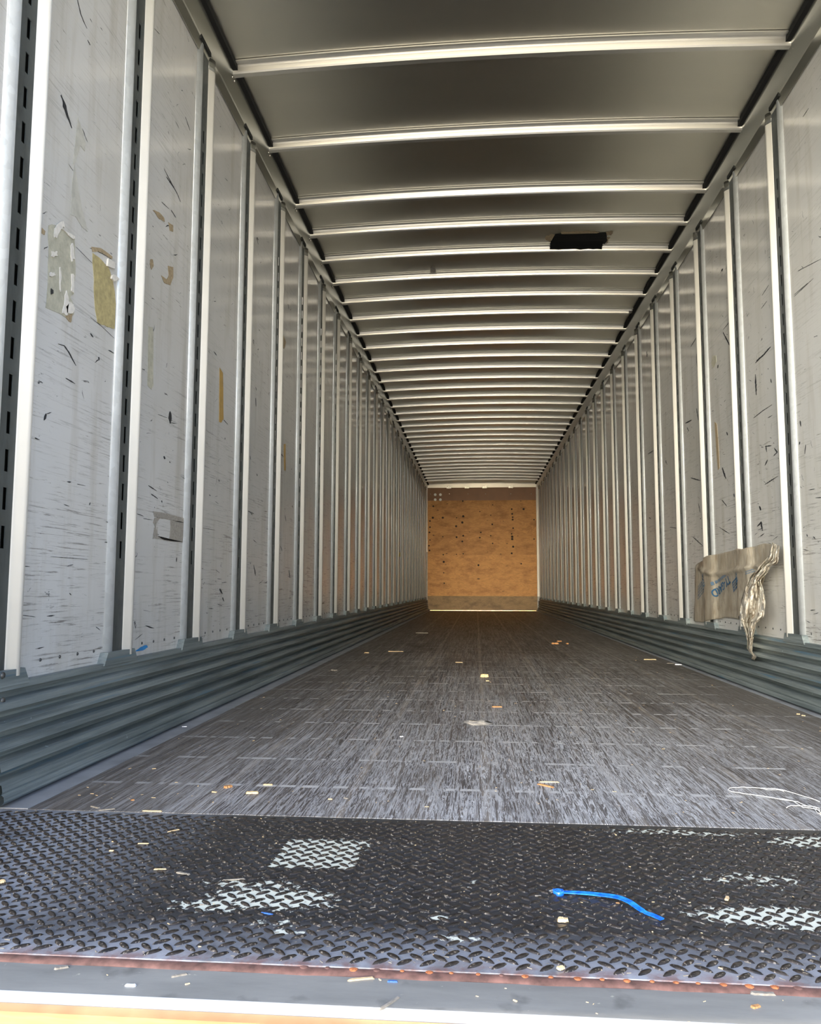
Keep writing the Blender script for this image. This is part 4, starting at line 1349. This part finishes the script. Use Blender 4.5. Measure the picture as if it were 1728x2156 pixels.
def random_marks(panel, side, n_):
    """short scuffs scattered over a panel, denser low down"""
    pw_ = Vector(panel.location)
    hy_ = panel.dimensions.y / 2
    res_ = []
    for _ in range(n_):
        y_ = pw_.y + R.uniform(-hy_, hy_) * 0.92
        z_ = 0.32 + (2.05) * R.random() ** 1.35
        L = R.uniform(0.008, 0.05); a = R.choice([0.2, 0.5, 0.9, 1.3]) * (1 if R.random() < .75 else -1)
        if z_ < 0.9: a = R.uniform(-0.25, 0.25); L *= 1.8
        res_.append((y_, z_, L * 0.9, a, R.uniform(0.0007, 0.0022)))
    mb = MB(); X = XL if side < 0 else XR; s = -side
    for y_, z_, L, a, w_ in res_:
        nseg = 5; vs = []
        for i in range(nseg + 1):
            t = i / nseg
            yy = y_ + (t - .5) * L * math.cos(a) + 0.003 * math.sin(t * 5 + z_ * 40); zz = z_ + (t - .5) * L * math.sin(a)
            k = w_ * math.sin(math.pi * (0.08 + t * 0.84)) * R.uniform(0.5, 1.2)
            vs += [(X + s * 0.0006, yy - k * math.sin(a), zz + k * math.cos(a)), (X + s * 0.0006, yy + k * math.sin(a), zz - k * math.cos(a))]
        mb.add(vs, [(2 * i, 2 * i + 1, 2 * i + 3, 2 * i + 2) for i in range(nseg)])
    o = mb.build('rubber_scuffs', M['rubber'], None, None, False)
    o.parent = panel; o.location = -pw_
    o['label'] = 'small black scuff marks'


for i, mk in enumerate((marks_L, marks_L2, marks_L3, marks_L4, marks_L5)):
    attach_marks(-1, PLn[i + 1], mk)
for k, mk in marks_R.items():
    attach_marks(1, PRn[4 + k], mk)
for i in range(1, 12): random_marks(PLn[i], -1, 26 if i < 6 else 16)
for i in range(3, 15): random_marks(PRn[i], 1, 46 if i < 9 else 22)

# ---------------------------------------------------------------- black tape patch on the roof sheet
def roof_pt(px, py, dz=0.0):
    z = H_EDGE + 0.06
    for _ in range(6):
        p = on_z(px, py, z); z = H_EDGE + 0.036 + camber(p.x) - dz
    return on_z(px, py, z)


def roof_poly(pix, mat, name, dz0, th, jag=0.003, sub=5):
    pts_ = [roof_pt(a, b_, dz0) for a, b_ in pix]; out = []
    for i in range(len(pts_)):
        for k in range(sub):
            q = pts_[i].lerp(pts_[(i + 1) % len(pts_)], k / sub)
            out.append(q + Vector((R.uniform(-jag, jag), R.uniform(-jag, jag), 0)))
    n_ = len(out); m2 = MB()
    m2.add(out + [q - Vector((0, 0, th)) for q in out], [tuple(range(n_)), tuple(range(n_, 2 * n_))] + [(i, (i + 1) % n_, n_ + (i + 1) % n_, n_ + i) for i in range(n_)])
    return m2, sum(out, Vector()) / n_


blk = NT('black_tape')
blk.set(Base_Color=lin((20, 21, 22)), Roughness=0.6)
blk.b.inputs['Specular IOR Level'].default_value = 0.15
blk.bump(blk.noise(blk.map((2, 30, 1)), 1.5, 4), 0.5, 0.004)
m2, c = roof_poly([(1168, 493), (1277, 490), (1278, 507), (1262, 525), (1152, 525)], None, None, 0.002, 0.004)
tpch = m2.build('tape_patch', blk.m, None, c)
xa, xb = on_y(1158, 515, 5.2).x, on_y(1268, 515, 5.2).x
m2 = MB(); n_ = 12
fv = []
for i in range(n_ + 1):
    x_ = xa + (xb - xa) * i / n_; cz = H_EDGE + camber(x_); j_ = R.uniform(-.004, .004)
    fv += [(x_, 5.150, cz + 0.033), (x_, 5.2474 - 0.052, cz + 0.024), (x_, 5.2474 - 0.018, cz + 0.010 + j_)]
m2.add(fv, [(3 * i + k, 3 * i + 3 + k, 3 * i + 4 + k, 3 * i + 1 + k) for i in range(n_) for k in (0, 1)])
fo = m2.build('lapped_edge', blk.m, tpch, c, False)
sm_ = fo.modifiers.new('thickness', 'SOLIDIFY'); sm_.thickness = 0.0015
tag(tpch, 'black tape patch stuck on the roof sheet between two bows', 'tape')
for pix in ([(1146, 500), (1160, 492), (1168, 495), (1156, 508)], [(1180, 489), (1240, 486), (1262, 488), (1255, 492), (1185, 494)], [(1274, 488), (1291, 487), (1286, 494), (1277, 494)], [(1277, 500), (1284, 500), (1276, 512)]):
    m3, c3 = roof_poly(pix, None, None, 0.001, 0.003, 0.006)
    o = m3.build('glue_remnant', M['glue_brown'], None, c3)
    o.parent = tpch; o.location = c3 - c
m3, c3 = roof_poly([(906, 566), (912, 560), (918, 572), (920, 580), (904, 579)], None, None, 0.001, 0.006, 0.004)
tag(m3.build('glue_spot', M['sticker_grey'], None, c3), 'small grey glue spot on the roof sheet left of the black patch', 'glue spot')

# ---------------------------------------------------------------- torn plastic on the right wall
pl = NT('dirty_plastic')
n1 = pl.noise(pl.map((1, 10, 3)), 4, 6, 0.65)
cc = pl.mix(pl.ramp(n1, (0.35, 0.7)), lin((186, 178, 164)), lin((156, 142, 122)))
cc = pl.mix(pl.ramp(pl.noise(pl.pos, 9, 5, 0.6), (0.55, 0.68, 0, 0.6)), cc, lin((110, 92, 74)))
pl.set(Base_Color=cc, Roughness=0.3, Alpha=0.86)
pl.b.inputs['Specular IOR Level'].default_value = 0.6
pl.bump(pl.noise(pl.map((1, 18, 5)), 3, 5, 0.6, 0.6), 0.6, 0.008)
M['plastic'] = pl.m
# corner pixels of the sheet, walking left -> right at top and bottom
top = [(1466, 1190), (1480, 1180), (1500, 1170), (1520, 1165), (1540, 1160), (1560, 1155), (1575, 1156), (1592, 1150), (1610, 1144), (1636, 1146)]
bot = [(1462, 1308), (1480, 1311), (1500, 1307), (1512, 1304), (1530, 1300), (1545, 1302), (1562, 1305), (1575, 1285), (1590, 1262), (1606, 1235)]


def lerp_pl(pl_, t):
    k = t * (len(pl_) - 1); i = min(int(k), len(pl_) - 2); f = k - i
    return (pl_[i][0] * (1 - f) + pl_[i + 1][0] * f, pl_[i][1] * (1 - f) + pl_[i + 1][1] * f)


def post_bulge(y):
    b_ = 0
    for yp in YRP:
        d_ = abs(y - yp)
        b_ = max(b_, max(0.0, 1 - max(0, d_ - 0.08) / 0.05))
    return b_


sheet = MB()
NU, NV = 60, 40
vs = []
for j in range(NV + 1):
    for i in range(NU + 1):
        u, v = i / NU, j / NV
        a = lerp_pl(top, u); b_ = lerp_pl(bot, u)
        px, py = a[0] * (1 - v) + b_[0] * v, a[1] * (1 - v) + b_[1] * v
        p = on_wall(px, py, 1)
        off = 0.004 + 0.024 * post_bulge(p.y)
        fc = lerp_pl([(0, .05), (1, .14), (2, .26), (3, .31), (4, .33), (5, .30), (6, .29), (7, .33), (8, .40), (9, .45)], u)[1]
        fold = 0.014 * math.exp(-((v - fc) / 0.030) ** 2) * (1 if 0.06 < u < 0.9 else 0.2)
        off += fold + 0.0025 * math.sin(u * 40 + v * 4) * math.sin(v * 5 + 1) + 0.0012 * R.random()
        vs.append((XR - abs(off), p.y, p.z))
fs = [(j * (NU + 1) + i, j * (NU + 1) + i + 1, (j + 1) * (NU + 1) + i + 1, (j + 1) * (NU + 1) + i) for j in range(NV) for i in range(NU)]
sheet.add(vs, fs, 0, True)
pc = on_wall(1530, 1240, 1)
sh = sheet.build('plastic_sheet', M['plastic'], None, pc, False)
sol = sh.modifiers.new('thickness', 'SOLIDIFY'); sol.thickness = 0.0008
tag(sh, 'torn dirty plastic sheet with blue printing stuck over two posts of the right wall', 'plastic sheet')

# the hanging crumpled end
lf = [(1626, 1142), (1618, 1172), (1600, 1190), (1588, 1205), (1578, 1215), (1568, 1240), (1561, 1262), (1557, 1290), (1560, 1308), (1568, 1330), (1573, 1348), (1572, 1365), (1583, 1380), (1582, 1388)]
rt = [(1641, 1150), (1637, 1186), (1622, 1192), (1616, 1205), (1600, 1222), (1608, 1245), (1611, 1270), (1608, 1298), (1592, 1312), (1586, 1340), (1584, 1355), (1583, 1372), (1592, 1383), (1588, 1390)]
hang = MB(); NU, NV = 20, 70; vs = []
for j in range(NV + 1):
    v = j / NV
    a = lerp_pl(lf, v); b_ = lerp_pl(rt, v)
    for i in range(NU + 1):
        u = i / NU
        px, py = a[0] * (1 - u) + b_[0] * u, a[1] * (1 - u) + b_[1] * u
        off = 0.035 + 0.03 * math.sin(v * 3.0) + 0.022 * math.sin(u * 9 + v * 11) * (0.4 + v * (1 - v) * 3) + 0.010 * math.sin(u * 23 - v * 31) + 0.010 * math.sin(u * 41 + v * 57 + 3 * math.sin(v * 19)) + 0.014 * R.random()
        p = on_wall(px, py, 1, max(0.033, off))
        vs.append(tuple(p))
fs = [(j * (NU + 1) + i, j * (NU + 1) + i + 1, (j + 1) * (NU + 1) + i + 1, (j + 1) * (NU + 1) + i) for j in range(NV) for i in range(NU)]
hang.add(vs, fs, 0, True)
pg = NT('crumpled_plastic')
n1 = pg.noise(pg.map((3, 6, 2)), 6, 6, 0.7)
cc = pg.mix(pg.ramp(n1, (0.38, 0.62)), lin((232, 230, 222)), lin((160, 142, 120)))
pg.set(Base_Color=cc, Roughness=0.42, Alpha=0.95)
pg.bump(pg.noise(pg.pos, 26, 5, 0.6, 1.0), 0.8, 0.01)
ho = hang.build('hanging_end', pg.m, sh, pc, False)
ho['label'] = 'crumpled hanging twisted end'
sol = ho.modifiers.new('thickness', 'SOLIDIFY'); sol.thickness = 0.001

# printing on the sheet, upside down and slanting, as real lettering
ink = simple('blue_ink', lin((48, 92, 128)), 0.5, 0, 0.2, 120)
ink2 = simple('faded_blue_ink', lin((96, 118, 140)), 0.5, 0, 0.2, 120)


def lettering(txt, p_start, p_end, up_px, mat, bold=0.0, shear=0.0):
    cu = bpy.data.curves.new('t', 'FONT'); cu.body = txt; cu.size = 1.0; cu.extrude = 0.0; cu.offset = bold; cu.shear = shear
    cu.resolution_u = 3
    to = bpy.data.objects.new('t', cu); COL.objects.link(to)
    bpy.context.view_layer.update()
    me = bpy.data.meshes.new_from_object(to.evaluated_get(bpy.context.evaluated_depsgraph_get()))
    bpy.data.objects.remove(to)
    xs_ = [v.co.x for v in me.vertices]; ys_ = [v.co.y for v in me.vertices]
    wx = max(xs_) - min(xs_); hy_ = 0.72
    a, b_ = on_wall(*p_start, 1), on_wall(*p_end, 1)
    c_ = on_wall(p_start[0] + up_px[0], p_start[1] + up_px[1], 1)
    ux, uy = b_ - a, c_ - a
    bm_ = bmesh.new(); bm_.from_mesh(me)
    bmesh.ops.subdivide_edges(bm_, edges=bm_.edges, cuts=1)
    vs_ = []
    for v in bm_.verts:
        q = a + ux * ((v.co.x - min(xs_)) / wx) + uy * (v.co.y / hy_)
        off_ = 0.0105 + 0.024 * post_bulge(q.y)
        vs_.append((XR - off_, q.y, q.z))
    bm_.verts.index_update()
    fs_ = [[v.index for v in f.verts] for f in bm_.faces]
    bm_.free()
    mb = MB(); mb.add(vs_, fs_, 0)
    o = mb.build('printing', mat, sh, pc, False)
    s_ = o.modifiers.new('thickness', 'SOLIDIFY'); s_.thickness = 0.0004
    return o


lettering('TY-GARD', (1538, 1211), (1508, 1244), (4, 16), ink, 0.02)


def print_strokes(name, quad, rows, mat, frame=False, per=7):
    """small print too worn to read: rows of short broken ink dashes inside a slanting box"""
    q = [on_wall(a, b_, 1) for a, b_ in quad]        # corners: start-top, end-top, end-bottom, start-bottom
    mb = MB()

    def P(u, v):
        a = q[0].lerp(q[1], u); b_ = q[3].lerp(q[2], u); p = a.lerp(b_, v)
        p.x = XR - (0.0105 + 0.024 * post_bulge(p.y)); return p

    def bar(u0, u1, v0, v1):
        n_ = max(1, int((u1 - u0) / 0.1))
        for k in range(n_):
            a = u0 + (u1 - u0) * k / n_; b_ = u0 + (u1 - u0) * (k + 1) / n_
            mb.add([P(a, v0), P(b_, v0), P(b_, v1), P(a, v1)], [(0, 1, 2, 3)])
    for r_ in range(rows):
        v = (r_ + 0.5) / rows; u = 0.05; hh_ = 0.26 / rows
        while u < 0.93:
            w_ = R.uniform(0.04, 0.14)
            bar(u, min(0.95, u + w_), v - hh_, v + hh_ * R.uniform(0.4, 1)); u += w_ + R.uniform(0.02, 0.05)
    if frame:
        bar(0, 1, 0, 0.05); bar(0, 1, 0.95, 1); bar(0, 0.03, 0, 1); bar(0.97, 1, 0, 1)
    o = mb.build(name, mat, sh, pc, False)
    s_ = o.modifiers.new('thickness', 'SOLIDIFY'); s_.thickness = 0.0004
    o['label'] = 'block of worn small blue print'
    return o


print_strokes('small_print', ((1562, 1205), (1545, 1226), (1548, 1247), (1567, 1223)), 4, ink, True)
print_strokes('small_print', ((1492, 1206), (1472, 1234), (1471, 1266), (1498, 1232)), 5, ink2)
print_strokes('small_print', ((1532, 1204), (1505, 1224), (1508, 1240), (1533, 1214)), 1, ink2)
print_strokes('small_print', ((1592, 1196), (1582, 1204), (1583, 1212), (1594, 1204)), 2, ink2)
